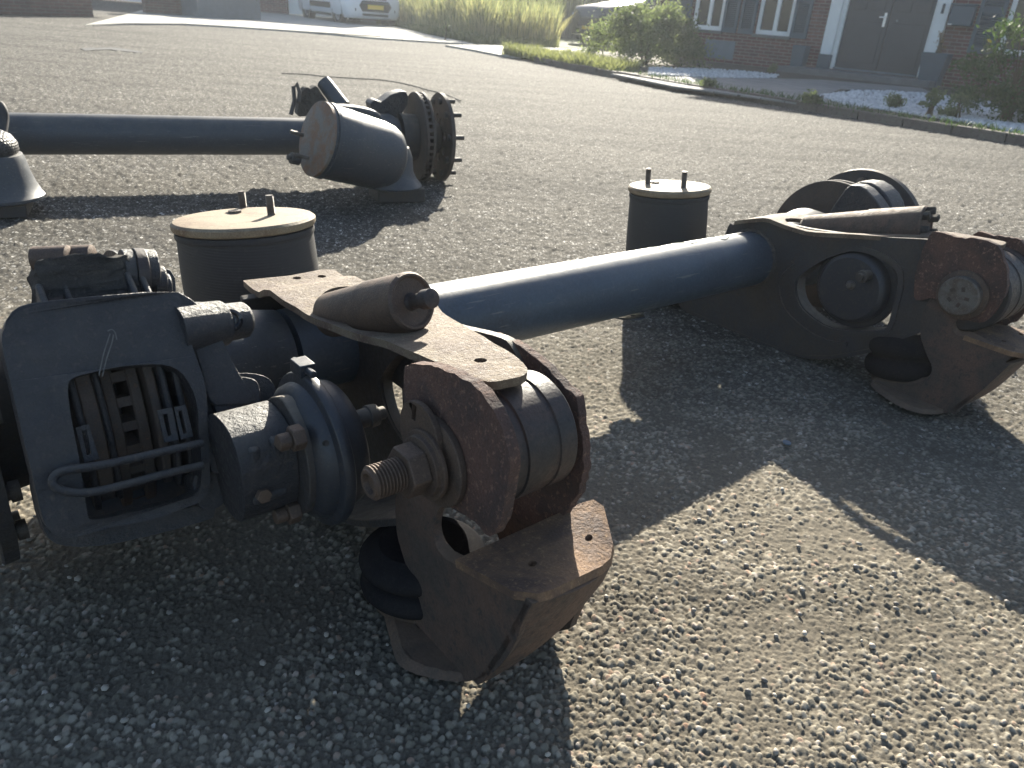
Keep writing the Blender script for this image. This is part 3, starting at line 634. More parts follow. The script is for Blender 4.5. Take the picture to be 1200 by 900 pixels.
# shadow-filling disc, then knuckle between beam and brake (visible through the casting gap)
e = MB(); e.lathe(L(-.800, 0, AXZ), (-1, 0, 0), [(0, .06), (0, .195), (.004, .200), (.010, .200), (.010, .06)], 64); e.build('shadow_fill_disc', M['caliper'], AX)  # added disc, closes lit gaps in the brake's ground shadow
e = MB(); e.lathe(L(-.58, 0, ZB+.008), (-1, 0, 0), [(0, .075), (.06, .085), (.10, .105), (.16, .115), (.20, .12), (.25, .10)], 48); e.build('axle_end', M['axle2'], AX)
e = MB(); e.lathe(L(.90, 0, ZB-.012), (1, 0, 0), [(0, .075), (.06, .085), (.10, .105), (.16, .115), (.22, .10)], 48); e.build('axle_end', M['axle2'], AX)
# far caliper: angular carrier over the far disc
def farpl(px, s, th, mat, name, bev=.006):
    P = [FA.S(u, v, s) for u, v in px]; m = MB(); m.plate(crom(P, 2), lambda p: L(s, p[0], p[1]), Vector((th, 0, 0))); return m.build(name, mat, AX, bev)
farpl([(965,262),(990,222),(1000,217),(1015,222),(1035,248),(1040,275),(1000,290),(970,285)], 1.04, .05, M['caliper'], 'brake_caliper', .01)
farpl([(1000,216),(1020,214),(1038,228),(1046,248),(1040,262),(1020,240)], 1.10, .08, M['caliper'], 'caliper_bridge', .02)
# ------------------------------------------------------------------ loose air springs
def airspring(P, n, h, r, label, studs, mat, name='air_spring', bulge=.03, hs=.78, group=None, sm=1.0):
    P = Vector(P); n = Vector(n).normalized(); base = P-n*(P.z/n.z)
    root = empty(name, (base.x, base.y, 0), 0, label=label, cat='air spring', group=group)
    P = P-Vector((base.x, base.y, 0)); m = MB()
    m.lathe(P, -n, [(.003, r*.2), (.0, r*.9), (.0012, r*.965), (.006, r), (.015, r), (.019, r*.985), (.022, r*.93)], 80, wob=.004); tp = m.build('top_plate', mat, root)
    m = MB(); H = h; pr = [(.018, r*.90), (.026, r*.94)]
    for k in range(13):
        x = k/12; pr.append((.03+(H*hs-.03)*x, r*(.945+bulge*math.sin(PI*x)) - (0 if x < .9 else r*.03*(x-.9)*10)))
    pr += [(H*(hs+.02), r*.86), (H*(hs+.01), r*.78)]
    m.lathe(P, -n, pr, 80, wob=.006); m.build('rubber_sleeve', M['rubbers'], root)
    m = MB(); m.lathe(P, -n, [(.022, r*.93), (.024, r*.965), (.030, r*.975), (.036, r*.965), (.038, r*.93)], 80); m.build('crimp_bead', M['rubber'], root)
    m = MB(); m.lathe(P, -n, [(H*.74, r*.72), (H*.8, r*.74), (H*.95, r*.78), (H*1.0, r*.72)], 48); m.build('piston', M['axle2'], root)
    _, u_, v_ = ortho(n)
    for (su, sv), hh in studs:
        q = hitw(su, sv, P+Vector((base.x, base.y, 0)), n)-Vector((base.x, base.y, 0)); e = MB()
        pr = [(-.002, .0085*sm)]; x = .002
        while x < hh-.003: pr += [(x, .0078*sm), (x+.0009, .0088*sm), (x+.0018, .0078*sm)]; x += .0026
        pr += [(hh, .0078*sm), (hh, .002)]
        e.lathe(q, n, pr, 16); e.build('stud', M['stud'], root)
    m = MB(); m.lathe(P+u_*r*.45+v_*r*.3, n, [(-.002, .014), (.0035, .014), (.004, .008), (.001, .007)], 18); m.build('port_ring', M['stud'], root)
    return root
def rubbers():
    m, t, b = nodes('grey_cord_rubber'); co = N_(t, 'ShaderNodeTexCoord').outputs['Object']
    sx = N_(t, 'ShaderNodeSeparateXYZ'); t.links.new(co, sx.inputs[0])
    wv = math_(t, 'SINE', math_(t, 'MULTIPLY', sx.outputs[2], 1100.0))
    c = mixc(t, nz(t, co, 9, 6, .7), (.022, .022, .024), (.042, .040, .038))
    du = ramp(t, nz(t, co, 30, 5, .8), [(.58, G3(0)), (.72, G3(.35))]); c = mixc(t, du, c, (.10, .09, .075))
    t.links.new(c, b.inputs['Base Color']); b.inputs['Roughness'].default_value = .72
    bp = N_(t, 'ShaderNodeBump'); bp.inputs['Strength'].default_value = .25; bp.inputs['Distance'].default_value = .001
    t.links.new(math_(t, 'ADD', wv, nz(t, co, 60, 4)), bp.inputs['Height']); t.links.new(bp.outputs[0], b.inputs['Normal']); return m
M['rubbers'] = rubbers()
P1 = EYE+ray(286, 254)*1.62; P2 = EYE+ray(785, 217)*2.34
airspring(P1, (-.085, .075, 1), .36, .146, 'nearest upright black air spring with two studs, right behind the near brake', (((285, 243), .036), ((318, 251), .040)), M['topplate'])
airspring(P2, (-.075, .05, 1), .345, .125, 'upright black air spring with dusty round top standing alone beyond the blue beam', (((759, 215), .045), ((801, 219), .045)), M['topplate'], bulge=.03, hs=.95)

# ------------------------------------------------------------------ second axle
FB = Frame((-1.90, 3.24, 0), 64.2)
A2 = empty('trailer_axle', FB.O, FB.rot, label='farther dark slate axle lying behind, with wheel hub, studs and capped air spring', cat='axle')
Z2 = .205; K2 = lambda u, v, D: FB.loc(EYE+ray(u, v)*D)
m = MB(); m.tube([L(-.9, 0, Z2), L(0, 0, Z2), L(1.2, 0, Z2-.005)], .081, 48); m.build('axle_beam', M['axle2'], A2)
m = MB(); m.lathe(L(1.13, 0, Z2-.005), (1, 0, 0), [(0, .083), (.02, .10), (.12, .105), (.22, .11), (.26, .09)], 48); m.build('axle_end', M['axle2'], A2)
# wheel hub flange with studs and holes
hs = 1.60; hz = Z2-.003
fl = circ(0, 0, .207, 96); holes = [circ(.095*math.cos(a), .095*math.sin(a), .019, 14, .019) for a in np.linspace(0, 2*PI, 9)[:-1]+.2]
m = MB(); m.plate(fl, lambda p: L(hs, p[0], hz+p[1]), Vector((.018, 0, 0)), holes); hb = m.build('wheel_hub', M['disc'], A2, .002)
m = MB(); m.lathe(L(hs-.20, 0, hz), (1, 0, 0), [(0, .11), (.10, .105), (.16, .10), (.199, .065)], 48); m.build('hub_barrel', M['arm'], hb)
m = MB(); m.lathe(L(hs+.015, 0, hz), (1, 0, 0), [(0, .070), (.03, .068), (.05, .06), (.055, .05), (.055, .02)], 40); m.build('hub_cap', M['arm'], hb)
for k in range(10):
    a = 2*PI*k/10+.15; m = MB(); m.lathe(L(hs+.016, .175*math.cos(a), hz+.175*math.sin(a)), (1, 0, 0), [(-.03, .015), (-.018, .015), (0, .0105), (.052, .0105)], 14); m.build('wheel_stud', M['arm'], hb)
m = MB(); rs = hs-.125
for s0 in (rs, rs+.032): m.lathe(L(s0, 0, hz), (1, 0, 0), [(0, .11), (0, .206), (.002, .208), (.012, .208), (.014, .206), (.014, .11), (0, .11)], 96, cap=False)
for k in range(40):
    a = 2*PI*k/40; d = Vector((0, -math.cos(a), math.sin(a))); m.box(L(rs+.023, 0, hz)+d*.185, (.019, .036, .013), (Vector((1, 0, 0)), d, Vector((1, 0, 0)).cross(d)))
m.build('brake_disc', M['disc'], A2)
def px2(px, D, th, mat, name, bev=.008, par=A2, n=2):
    P = [K2(u, v, D) for u, v in px]; O_ = P[0]; X = Vector((1, 0, 0)); zz = Vector((0, 0, 1)); f2 = [Vector(((p-O_).x, (p-O_).z)) for p in P]
    if n > 1: f2 = crom(f2, n)
    m = MB(); m.plate(f2, lambda p: O_+X*p[0]+zz*p[1], Vector((0, th, 0))); return m.build(name, mat, par, bev)
px2([(434,122),(440,117),(448,120),(458,113),(466,110),(480,109),(484,125),(470,145),(450,140),(440,133)], 3.62, .10, M['caliper'], 'brake_caliper', .012)
px2([(446,140),(470,140),(486,150),(486,190),(466,200),(448,190)], 3.66, .12, M['axle2'], 'brake_carrier', .015)
# air spring lying on its arm: capped plate, sleeve, piston curving down to a flared foot
def ringtube(spec, name, mat, par, n=48):
    pts = [K2(u, v, D) for u, v, D, r in spec]; rr = [s_[3] for s_ in spec]
    pts4 = crom(pts, 5, False); r4 = [q.x for q in crom([Vector((r, 0)) for r in rr], 5, False)]
    m = MB(); m.tube(pts4, r4, n); return m.build(name, mat, par, smooth=50)
a_, b_ = K2(372, 163, 3.09), K2(461, 187, 3.33); ln_ = (b_-a_).length; m = MB()
m.lathe(a_, b_-a_, [(0, .140), (.004, .146), (ln_*.35, .147), (ln_*.36, .1455), (ln_*.75, .143), (ln_*.88, .137), (ln_*.96, .124), (ln_*1.02, .100), (ln_*1.055, .060), (ln_*1.065, .015)], 64, wob=.012); body = m.build('air_spring_body', M['axle2'], A2, smooth=50)
q = K2(460, 205, 3.36); m = MB(); zb_ = K2(464, 216, 3.38).z; m.lathe(Vector((q.x, q.y, 0)), (0, 0, 1), [(zb_-.012, .10), (zb_-.006, .124), (zb_, .128), (zb_+.008, .124), (zb_+.03, .104), (zb_+.06, .090), (zb_+.12, .086), (zb_+.16, .07)], 56, wob=.01); m.build('flared_piston', M['axle2'], A2, smooth=50)
dn = (b_-a_).normalized()
m = MB(); m.lathe(a_, -dn, [(-.01, .140), (-.006, .149), (.006, .149), (.010, .142), (.0105, .02)], 64, wob=.01); cap_ = m.build('end_plate', M['topplate2'], A2)
for u, v in ((350, 157), (356, 184)):
    q = hitw(u, v, FB.O, FB.a); e = MB(); q = K2(u, v, 3.05); e.lathe(q, -dn, [(-.02, .008), (.035, .008)], 12); e.build('stud', M['stud'], cap_)
m = MB(); q = K2(345, 186, 3.05); m.lathe(q, -dn, [(-.02, .022), (.015, .022), (.018, .012), (.03, .010)], 16); m.build('air_port', M['arm'], cap_)
q = K2(466, 217, 3.42); m = MB(); m.bx(q.x-.11, q.x+.10, q.y-.09, q.y+.09, .0, q.z+.004); m.build('foot_block', M['arm'], A2, .006)
m = MB(); m.lathe(a_, dn, [(.018, .146), (.020, .152), (.034, .152), (.036, .146)], 64); m.build('crimp_ring', M['axle2'], A2)
# arm cast behind the spring, upper ridge catching the sun
px2([(385,128),(410,126),(440,132),(456,140),(470,160),(440,170),(395,160)], 3.42, .10, M['axle2'], 'trailing_arm', .02)
px2([(349,128),(352,108),(358,101),(364,104),(370,100),(378,110),(388,124),(380,134),(352,138)], 3.75, .08, M['mud'], 'broken_bracket', .006)
m = MB(); m.tube([K2(341, 134, 3.7), K2(345, 118, 3.7), K2(344, 102, 3.7), K2(348, 98, 3.7), K2(351, 108, 3.7), K2(350, 120, 3.7)], .010, 10); m.build('bent_strap', M['arm'], A2)
p0, p1 = K2(402, 126, 3.8), K2(379, 96, 3.8); m = MB(); m.lathe(p0, p1-p0, [(0, .040), ((p1-p0).length*.8, .038), ((p1-p0).length, .036), ((p1-p0).length, .026), ((p1-p0).length-.02, .024)], 28); m.build('damper_stump', M['axle2'], A2)
# left air spring, standing, woven sleeve over a flared piston
c0 = gz(-8, 222, .02); c0 = EYE+ray(-6, 222)*2.78; cx, cy = c0.x, c0.y
o = Vector((cx, cy, 0)); q = FB.loc(o)
zt = lambda v: (lambda D: (EYE+ray(0, v)*2.78).z)(0)
m = MB(); zb = .055; zn = .055+.155
m.lathe(Vector((q.x, q.y, 0)), (0, 0, 1), [(zb-.012, .11), (zb-.004, .150), (zb, .158), (zb+.010, .158), (zb+.022, .146), (zb+.05, .134), (zb+.09, .122), (zn-.02, .114), (zn-.004, .108), (zn, .098)], 72); pb = m.build('flared_piston', M['axle2'], A2)
m = MB(); m.lathe(Vector((q.x, q.y, 0)), (0, 0, 1), [(zn-.012, .085), (zn-.004, .094), (zn+.010, .102), (zn+.035, .100), (zn+.06, .085), (zn+.075, .06)], 64); m.build('woven_sleeve', M['sleeve'], A2)
m = MB(); m.bx(q.x-.12, q.x+.10, q.y-.11, q.y+.11, .0, zb-.008); m.build('foot_block', M['arm'], A2, .006)
e = MB(); P_ = [K2(-14, 126, 2.95), K2(-2, 122, 2.95), K2(4, 130, 2.95), K2(5, 142, 2.95), K2(2, 160, 2.93)]; e.tube(crom(P_, 5, False), .016, 12); e.build('hose_loop', M['rubber'], A2)

# hose / cable lying on the asphalt behind the second axle
pts = [gz(u, v, .008) for u, v in ((330,86),(345,86.5),(362,87.5),(385,90),(420,92),(450,94),(478,99),(500,105),(520,110),(540,118))]
m = MB(); m.tube(crom(pts, 5, False), .005, 8); tag(m.build('rubber_hose', M['rubber']), 'thin dark rubber hose snaking over the asphalt behind the farther axle', 'hose')
# old sealed crack and a few scraps
def blob(px, z0, th, name, label, cat, mat, seed):
    P = [gz(u, v, z0) for u, v in px]; m = MB(); m.plate(jag([Vector((p.x, p.y)) for p in P], .02, seed, .08), lambda p: Vector((p[0], p[1], z0)), Vector((0, 0, -th))); return tag(m.build(name, mat), label, cat)
M['tar'] = flat('tar', (.03, .03, .03), .8, 0, .2, 30, .3)
blob([(95,57),(103,55.5),(112,56),(130,55.2),(150,57.5),(166,60.5),(166,62),(150,60.5),(130,58),(110,58.5),(100,59.5)], .007, .004, 'tar_patch', 'thin dark tar seam on the sunlit road at upper left', 'tar seam', M['tar'], 2)
M['scrap'] = flat('blue_scrap_paint', (.10, .14, .18), .5)
P = gz(922, 520, .004); m = MB(); m.plate(jag(circ(P.x, P.y, .009, 9), .003, 5, .004), lambda p: Vector((p[0], p[1], .008)), Vector((0, 0, -.003))); tag(m.build('paint_chip', M['scrap']), 'tiny pale blue chip lying in the shade of the beam', 'paint chip')
rr = random.Random(3)
for (u, v), lb in (((60, 296), 'dark crumb of rubber lying beside the mud-caked brake block'), ((38, 606), None)):
    if lb:
        P = gz(u, v, .006); m = MB(); m.lathe(P+Vector((0, 0, -.006)), (0, 0, 1), [(0, .012), (.006, .015), (.012, .008), (.014, .003)], 9, wob=.5); tag(m.build('rubber_crumb', M['rubber']), lb, 'crumb')

# ------------------------------------------------------------------ street setting
def sheet(px, z, name, mat, label, th=.05, extra=(), pre=(), kind='structure', jagamp=0):
    P = [Vector(p) for p in pre]+[Vector((gz(u, v, z).x, gz(u, v, z).y)) for u, v in px]+[Vector(p) for p in extra]
    if jagamp: P = jag(P, jagamp, 3, .25)
    m = MB(); m.plate(P, lambda p: Vector((p[0], p[1], z)), Vector((0, 0, -th))); o = m.build(name, mat); tag(o, label, kind=kind); return o
def paving(name, c1, c2, sx, sy, gap=(.08, .075, .07), rot=0, rough=.9):
    m, t, b = nodes(name); co = N_(t, 'ShaderNodeTexCoord').outputs['Object']; mp = N_(t, 'ShaderNodeMapping'); mp.inputs['Rotation'].default_value = (0, 0, rot); t.links.new(co, mp.inputs[0])
    br = N_(t, 'ShaderNodeTexBrick'); t.links.new(mp.outputs[0], br.inputs['Vector']); br.inputs['Scale'].default_value = 1; br.inputs['Brick Width'].default_value = sx; br.inputs['Row Height'].default_value = sy
    br.inputs['Mortar Size'].default_value = .006; br.inputs['Color1'].default_value = (*c1, 1); br.inputs['Color2'].default_value = (*c2, 1); br.inputs['Mortar'].default_value = (*gap, 1)
    v = ramp(t, nz(t, co, 3, 6, .7), [(.3, G3(.8)), (.7, G3(1.12))]); mm = N_(t, 'ShaderNodeMix', data_type='RGBA', blend_type='MULTIPLY'); mm.inputs[0].default_value = 1
    t.links.new(br.outputs['Color'], mm.inputs[6]); t.links.new(v, mm.inputs[7]); t.links.new(mm.outputs[2], b.inputs['Base Color']); b.inputs['Roughness'].default_value = rough
    bp = N_(t, 'ShaderNodeBump'); bp.inputs['Strength'].default_value = .4; bp.inputs['Distance'].default_value = .004; t.links.new(math_(t, 'SUBTRACT', 1, br.outputs['Fac']), bp.inputs['Height']); t.links.new(bp.outputs[0], b.inputs['Normal'])
    return m
M['concrete'] = paving('pale_driveway_paving', (.40, .385, .34), (.36, .345, .31), .5, .5, (.25, .24, .21))
M['path'] = paving('grey_path_tiles', (.20, .195, .19), (.23, .22, .21), .3, .3, rot=-.66)
M['kerb'] = worn('weathered_kerb', (.11, .085, .075), (.14, .12, .10), (.07, .06, .055), rough=(.8, .95), scale=5, bump=.5)
M['soil'] = flat('dark_soil', (.07, .055, .04), .95, 0, .25, 12, .5)
M['lawn'] = flat('mown_verge', (.075, .095, .03), .95, 0, .3, 6, .5)
sheet([(100,29),(150,27),(215,27.5),(260,30),(350,36),(440,44),(500,48),(541,50.5),(562,53),(545,49),(520,44),(500,40),(480,35),(462,31),(458,27)], .035, 'driveway', M['concrete'], 'pale sunlit concrete driveway in front of the white van', extra=((-5.2, 33.0), (-11.2, 33.0), (-12, 26)))
sheet([(522,52.5),(560,52),(610,54),(665,56.5),(692,57.5),(705,64),(690,66),(650,67),(610,66.5),(585,64),(555,58)], .035, 'side_path', M['concrete'], 'bright path crossing the verge toward the dark car')
sheet([(462,31),(480,35),(500,40),(520,44),(545,49),(562,51.5),(610,53.5),(665,56),(700,57)], .03, 'grass_verge', M['lawn'], 'low grass verge and soil under the reeds', extra=((9, 24), (9, 60), (-12, 60), (-5.2, 33)))
KL = [(588,66),(640,76),(710,89.5),(800,105.5),(880,119),(960,132.5),(1080,152),(1200,171.5),(1290,186)]
KW = [gz(u, v, 0) for u, v in KL]; KW2 = [Vector((p.x, p.y)) for p in KW]; KS = crom(KW2, 5, False)
def offs(P, d):
    out = []
    for i, p in enumerate(P):
        t = (P[min(i+1, len(P)-1)]-P[max(i-1, 0)]).normalized(); out.append(p+Vector((-t.y, t.x))*d)
    return out
ext = offs(KS, .16); 
# kerb stones, one by one
acc = 0; i0 = 0
kr = empty('kerb', (KW2[4].x, KW2[4].y, 0)); tag(kr, 'dark brick kerb edging the front gardens', kind='structure')
def along(P, d):
    for a, b in zip(P, P[1:]):
        l = (b-a).length
        if d <= l: return a+(b-a)*(d/l), (b-a).normalized()
        d -= l
    return P[-1], (P[-1]-P[-2]).normalized()
tot = sum((b-a).length for a, b in zip(KS, KS[1:])); k = 0; d = 1.2; LK = .5
mk = None
while d+LK < tot:
    p, t = along(KS, d+LK/2); nn = Vector((-t.y, t.x)); m = MB()
    m.box((0, 0, 0), (LK-.012, .15, .14))
    o = m.build('kerb_stone', M['kerb'], kr, .008) if mk is None else mk.copy()
    if mk is None: mk = o
    else: COL.objects.link(o)
    q = p+nn*.085-Vector((KW2[4].x, KW2[4].y)); o.location = (q.x, q.y, .018+random.uniform(-.006, .006)); o.rotation_euler = (random.uniform(-.02, .02), 0, math.atan2(t.y, t.x)); d += LK; k += 1
inn = offs(KS, .17)
W0 = gz(880, 81); W1 = gz(1105, 106); WD = (W1-W0); WD.z = 0; WD.normalize(); WN = Vector((WD.y, -WD.x, 0))   # WN faces the street
def WP(k, d=0, z=0): p = W0+WD*k+WN*d; return Vector((p.x, p.y, z))
m = MB(); P = [p for p in inn if True]+[Vector((WP(12, -1).x, WP(12, -1).y)), Vector((WP(-3.6, -1).x, WP(-3.6, -1).y))]
m.plate(P, lambda p: Vector((p[0], p[1], .060)), Vector((0, 0, -.06))); tag(m.build('front_garden', M['soil']), 'soil strip between kerb and brick house', kind='structure')
sheet([(790,101),(860,110),(960,124),(1010,131),(1000,118),(960,113),(985,104),(1100,112),(1080,103),(960,93),(880,91),(820,90),(760,90),(716,86)], .068, 'garden_path', M['path'], 'grey tiled path leading to the front door', th=.02)

# ---- brick house
def brick(name, c1, c2, mort, rw=.21, rh=.0625):
    m, t, b = nodes(name); co = N_(t, 'ShaderNodeTexCoord').outputs['Object']; sx = N_(t, 'ShaderNodeSeparateXYZ'); t.links.new(co, sx.inputs[0]); cb = N_(t, 'ShaderNodeCombineXYZ')
    t.links.new(math_(t, 'ADD', sx.outputs[0], sx.outputs[1]), cb.inputs[0]); t.links.new(sx.outputs[2], cb.inputs[1])
    br = N_(t, 'ShaderNodeTexBrick'); t.links.new(cb.outputs[0], br.inputs['Vector']); br.inputs['Scale'].default_value = 1; br.inputs['Brick Width'].default_value = rw; br.inputs['Row Height'].default_value = rh
    br.inputs['Mortar Size'].default_value = .007; br.inputs['Bias'].default_value = -.1; br.inputs['Color1'].default_value = (*c1, 1); br.inputs['Color2'].default_value = (*c2, 1); br.inputs['Mortar'].default_value = (*mort, 1)
    v = ramp(t, nz(t, co, 5, 6, .7), [(.3, G3(.75)), (.7, G3(1.2))]); mm = N_(t, 'ShaderNodeMix', data_type='RGBA', blend_type='MULTIPLY'); mm.inputs[0].default_value = 1
    t.links.new(br.outputs['Color'], mm.inputs[6]); t.links.new(v, mm.inputs[7]); t.links.new(mm.outputs[2], b.inputs['Base Color']); b.inputs['Roughness'].default_value = .9
    bp = N_(t, 'ShaderNodeBump'); bp.inputs['Strength'].default_value = .6; bp.inputs['Distance'].default_value = .008; t.links.new(math_(t, 'SUBTRACT', 1, br.outputs['Fac']), bp.inputs['Height']); t.links.new(bp.outputs[0], b.inputs['Normal'])
    return m
M['brick'] = brick('red_brown_brick', (.15, .062, .055), (.10, .048, .046), (.22, .20, .19))
M['brick2'] = brick('dark_brick', (.13, .07, .06), (.09, .055, .05), (.13, .12, .11))
M['white'] = flat('white_frame_paint', (.74, .74, .72), .45, 0, .04, 8)
M['slate'] = flat('blue_slate_paint', (.055, .085, .115), .5, 0, .12, 6)
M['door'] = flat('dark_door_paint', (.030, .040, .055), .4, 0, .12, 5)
M['stone'] = flat('grey_step_stone', (.13, .13, .135), .85, 0, .2, 9, .4)
M['roof'] = flat('dark_roof_tile', (.06, .05, .05), .8, 0, .2, 6, .3)
M['zinc'] = flat('grey_zinc', (.14, .17, .20), .5, .3, .15, 7)
def glassm():
    m, t, b = nodes('window_glass'); b.inputs['Base Color'].default_value = (.03, .035, .04, 1); b.inputs['Roughness'].default_value = .06; b.inputs['Specular IOR Level'].default_value = .6; return m
M['glass'] = glassm()
HW = empty('brick_house', (W0.x, W0.y, 0), math.atan2(WD.y, WD.x), label='red-brown brick house with dark double front door and slate blue shutters', cat='house')
# local axes of the house: x along the wall, -y towards the street
wins = [(-1.55, -.84, .68, 2.05), (-.07, .68, .68, 2.05), (4.46, 5.75, .68, 2.05)]; DR = (1.40, 3.53, .17, 2.45)
def rect(a, b, c, d): return [Vector((a, c)), Vector((b, c)), Vector((b, d)), Vector((a, d))]
EAVE = 4.15; X0, X1 = -2.25, 12.0
m = MB(); m.plate(rect(X0, X1, 0, EAVE), lambda p: Vector((p[0], 0, p[1])), Vector((0, .28, 0)), [rect(*q) for q in wins]+[rect(*DR)]); m.build('wall', M['brick'], HW)
m = MB(); m.bx(X0, X0+.28, .283, 8, 0, EAVE); m.build('wall', M['brick'], HW); m = MB(); m.bx(X1-.28, X1, .283, 8, 0, EAVE); m.build('wall', M['brick'], HW); m = MB(); m.bx(X0, X1, 8.003, 8.28, 0, EAVE); m.build('wall', M['brick'], HW)
m = MB(); m.add([(X0-.2, -.35, EAVE+.003), (X1+.2, -.35, EAVE+.003), (X1+.2, 8.6, EAVE+.003), (X0-.2, 8.6, EAVE+.003), (X0-.2, 4.1, EAVE+1.4), (X1+.2, 4.1, EAVE+1.4)], [(0, 1, 2, 3), (0, 4, 5, 1), (2, 5, 4, 3), (0, 3, 4), (1, 5, 2)]); m.build('roof', M['roof'], HW)
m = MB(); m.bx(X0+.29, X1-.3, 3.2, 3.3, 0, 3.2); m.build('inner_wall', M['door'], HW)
def window(x0, x1, z0, z1, mull):
    m = MB(); 
    for a in ((x0, x0+.075, z0, z1), (x1-.075, x1, z0, z1), (x0+.075, x1-.075, z0, z0+.085), (x0+.075, x1-.075, z1-.075, z1)): m.bx(a[0], a[1], .03, .11, a[2], a[3])
    for q in mull: m.bx(q, q+.085, .032, .108, z0+.085, z1-.075)
    w_ = m.build('window', M['white'], HW, .006); m = MB(); m.bx(x0+.05, x1-.05, .075, .085, z0+.05, z1-.05); m.build('pane', M['glass'], w_)
    m = MB(); m.bx(x0-.04, x1+.04, -.06, .028, z0-.055, z0-.004); m.build('sill', M['stone'], w_, .005)
    m = MB(); m.bx(x0+.10, x0+.22, .16, .19, z0+.1, z1); m.build('curtain', M['white'], w_)
window(*wins[0], [-1.22]); window(*wins[1], [.28]); window(*wins[2], [5.1])
def shutter(x0, x1, z0=.66, z1=2.1):
    m = MB()
    for a in ((x0, x0+.06, z0, z1), (x1-.06, x1, z0, z1), (x0+.06, x1-.06, z0, z0+.09), (x0+.06, x1-.06, z1-.09, z1), (x0+.06, x1-.06, 1.32, 1.40)): m.bx(a[0], a[1], -.048, -.010, a[2], a[3])
    m.bx(x0+.03, x1-.03, -.016, -.006, z0+.03, z1-.03)
    s_ = m.build('shutter', M['slate'], HW, .004); m = MB(); z = z0+.12
    while z < z1-.12:
        if not 1.28 < z < 1.42: m.box(((x0+x1)/2, -.028, z), (x1-x0-.126, .030, .008), (Vector((1, 0, 0)), Vector((0, .8, .6)), Vector((0, -.6, .8))))
        z += .038
    o = m.build('louvre', M['slate'], s_); o['kind'] = 'stuff'
for a, b in ((-2.15, -1.60), (-.82, -.48), (-.44, -.10), (.70, 1.04), (4.00, 4.42), (5.80, 6.2)): shutter(a, b)
# door with pilasters
m = MB(); m.bx(1.40, 1.62, -.07, .16, .42, 2.45); pl = m.build('pilaster', M['white'], HW, .006); m = MB(); m.bx(1.39, 1.63, -.085, .165, .16, .417); m.build('plinth', M['slate'], pl, .004)
m = MB(); m.bx(3.33, 3.53, -.07, .16, .42, 2.45); pr_ = m.build('pilaster', M['white'], HW, .006); m = MB(); m.bx(3.32, 3.54, -.085, .165, .16, .417); m.build('plinth', M['slate'], pr_, .004)
m = MB(); m.bx(3.40, 3.445, -.088, -.071, 1.26, 1.42); m.build('doorbell', M['door'], pr_, .004)
m = MB(); m.bx(1.62, 1.70, .02, .14, .17, 2.35); m.bx(3.27, 3.33, .02, .14, .17, 2.35); m.bx(1.70, 3.27, .02, .14, 2.27, 2.35); m.build('door_frame', M['white'], HW, .004)
for x0, x1 in ((1.705, 2.50), (2.51, 3.265)):
    m = MB(); m.bx(x0, x1, .07, .12, .21, 2.265); dd = m.build('door', M['door'], HW, .004)
    for a, b in ((.10, .34), (.44, .68)):
        m = MB(); m.bx(x0+a, x0+b, .056, .069, 1.25, 2.1); m.build('door_panel', M['door'], dd, .006)
    m = MB(); m.bx(x0+.08, x1-.08, .058, .069, .33, 1.05); m.build('door_panel', M['door'], dd, .006)
    if x0 < 2:
        M['chrome'] = flat('bright_handle', (.75, .75, .76), .3, .6, .03); m = MB(); m.bx(2.41, 2.455, .045, .066, .98, 1.22); m.tube([Vector((2.43, .05, 1.14)), Vector((2.43, .005, 1.14)), Vector((2.34, .005, 1.14))], .012, 10); m.build('handle', M['chrome'], dd, .003)
    else:
        m = MB(); m.lathe((2.66, .068, 1.10), (0, -1, 0), [(0, .022), (.02, .020), (.022, .012)], 14); m.build('knob', M['zinc'], dd)
m = MB(); m.bx(1.70, 3.27, -.02, .12, .172, .206); m.build('threshold', M['zinc'], HW, .004)
m = MB(); m.bx(.95, 3.75, -.95, -.003, 0, .165); m.build('step', M['stone'], HW, .01); 
m = MB(); m.bx(-1.15, -.45, -.012, -.002, .14, .50); m.build('cellar_hatch', M['zinc'], HW, .003)
# mailbox hangs on the wall
MBX = WP(3.77, .12, 0); mbx = empty('mailbox', (MBX.x, MBX.y, 0), math.atan2(WD.y, WD.x), label='dark slate wall mailbox beside the front door', cat='mailbox')
m = MB(); m.bx(-.19, .19, -.07, .112, 1.08, 1.40); m.build('box', M['slate'], mbx, .012); m = MB(); m.bx(-.205, .205, -.085, .112, 1.403, 1.43); m.build('lid', M['slate'], mbx, .006)
m = MB(); m.bx(-.18, -.11, -.077, -.071, 1.085, 1.105); m.build('name_plate', M['white'], mbx)
# planters
def planter(k, d, w0, w1, h, label, mat, z0=.06, grp=None):
    P = WP(k, d); r_ = empty('planter', (P.x, P.y, z0), math.atan2(WD.y, WD.x), label=label, cat='planter', group=grp); m = MB(); vs = []
    for z, w_ in ((0, w0), (h, w1), (h, w1-.03), (h-.06, w1-.035)):
        for x, y in ((-1, -1), (1, -1), (1, 1), (-1, 1)): vs.append((x*w_/2, y*w_/2, z))
    fs = [(3, 2, 1, 0)]
    for j in range(3):
        for i in range(4): a, b = 4*j+i, 4*j+(i+1) % 4; fs.append((a, b, b+4, a+4))
    fs.append((12, 13, 14, 15)); m.add(vs, fs); m.build('pot', mat, r_, .006); return P, r_, h
pA = planter(1.12, .35, .24, .27, .38, 'small grey planter left of the white door pilaster', M['slate'], .165)
pB = planter(3.62, .42, .30, .44, .56, 'tall tapered grey planter with dried flowers right of the door', M['slate'])

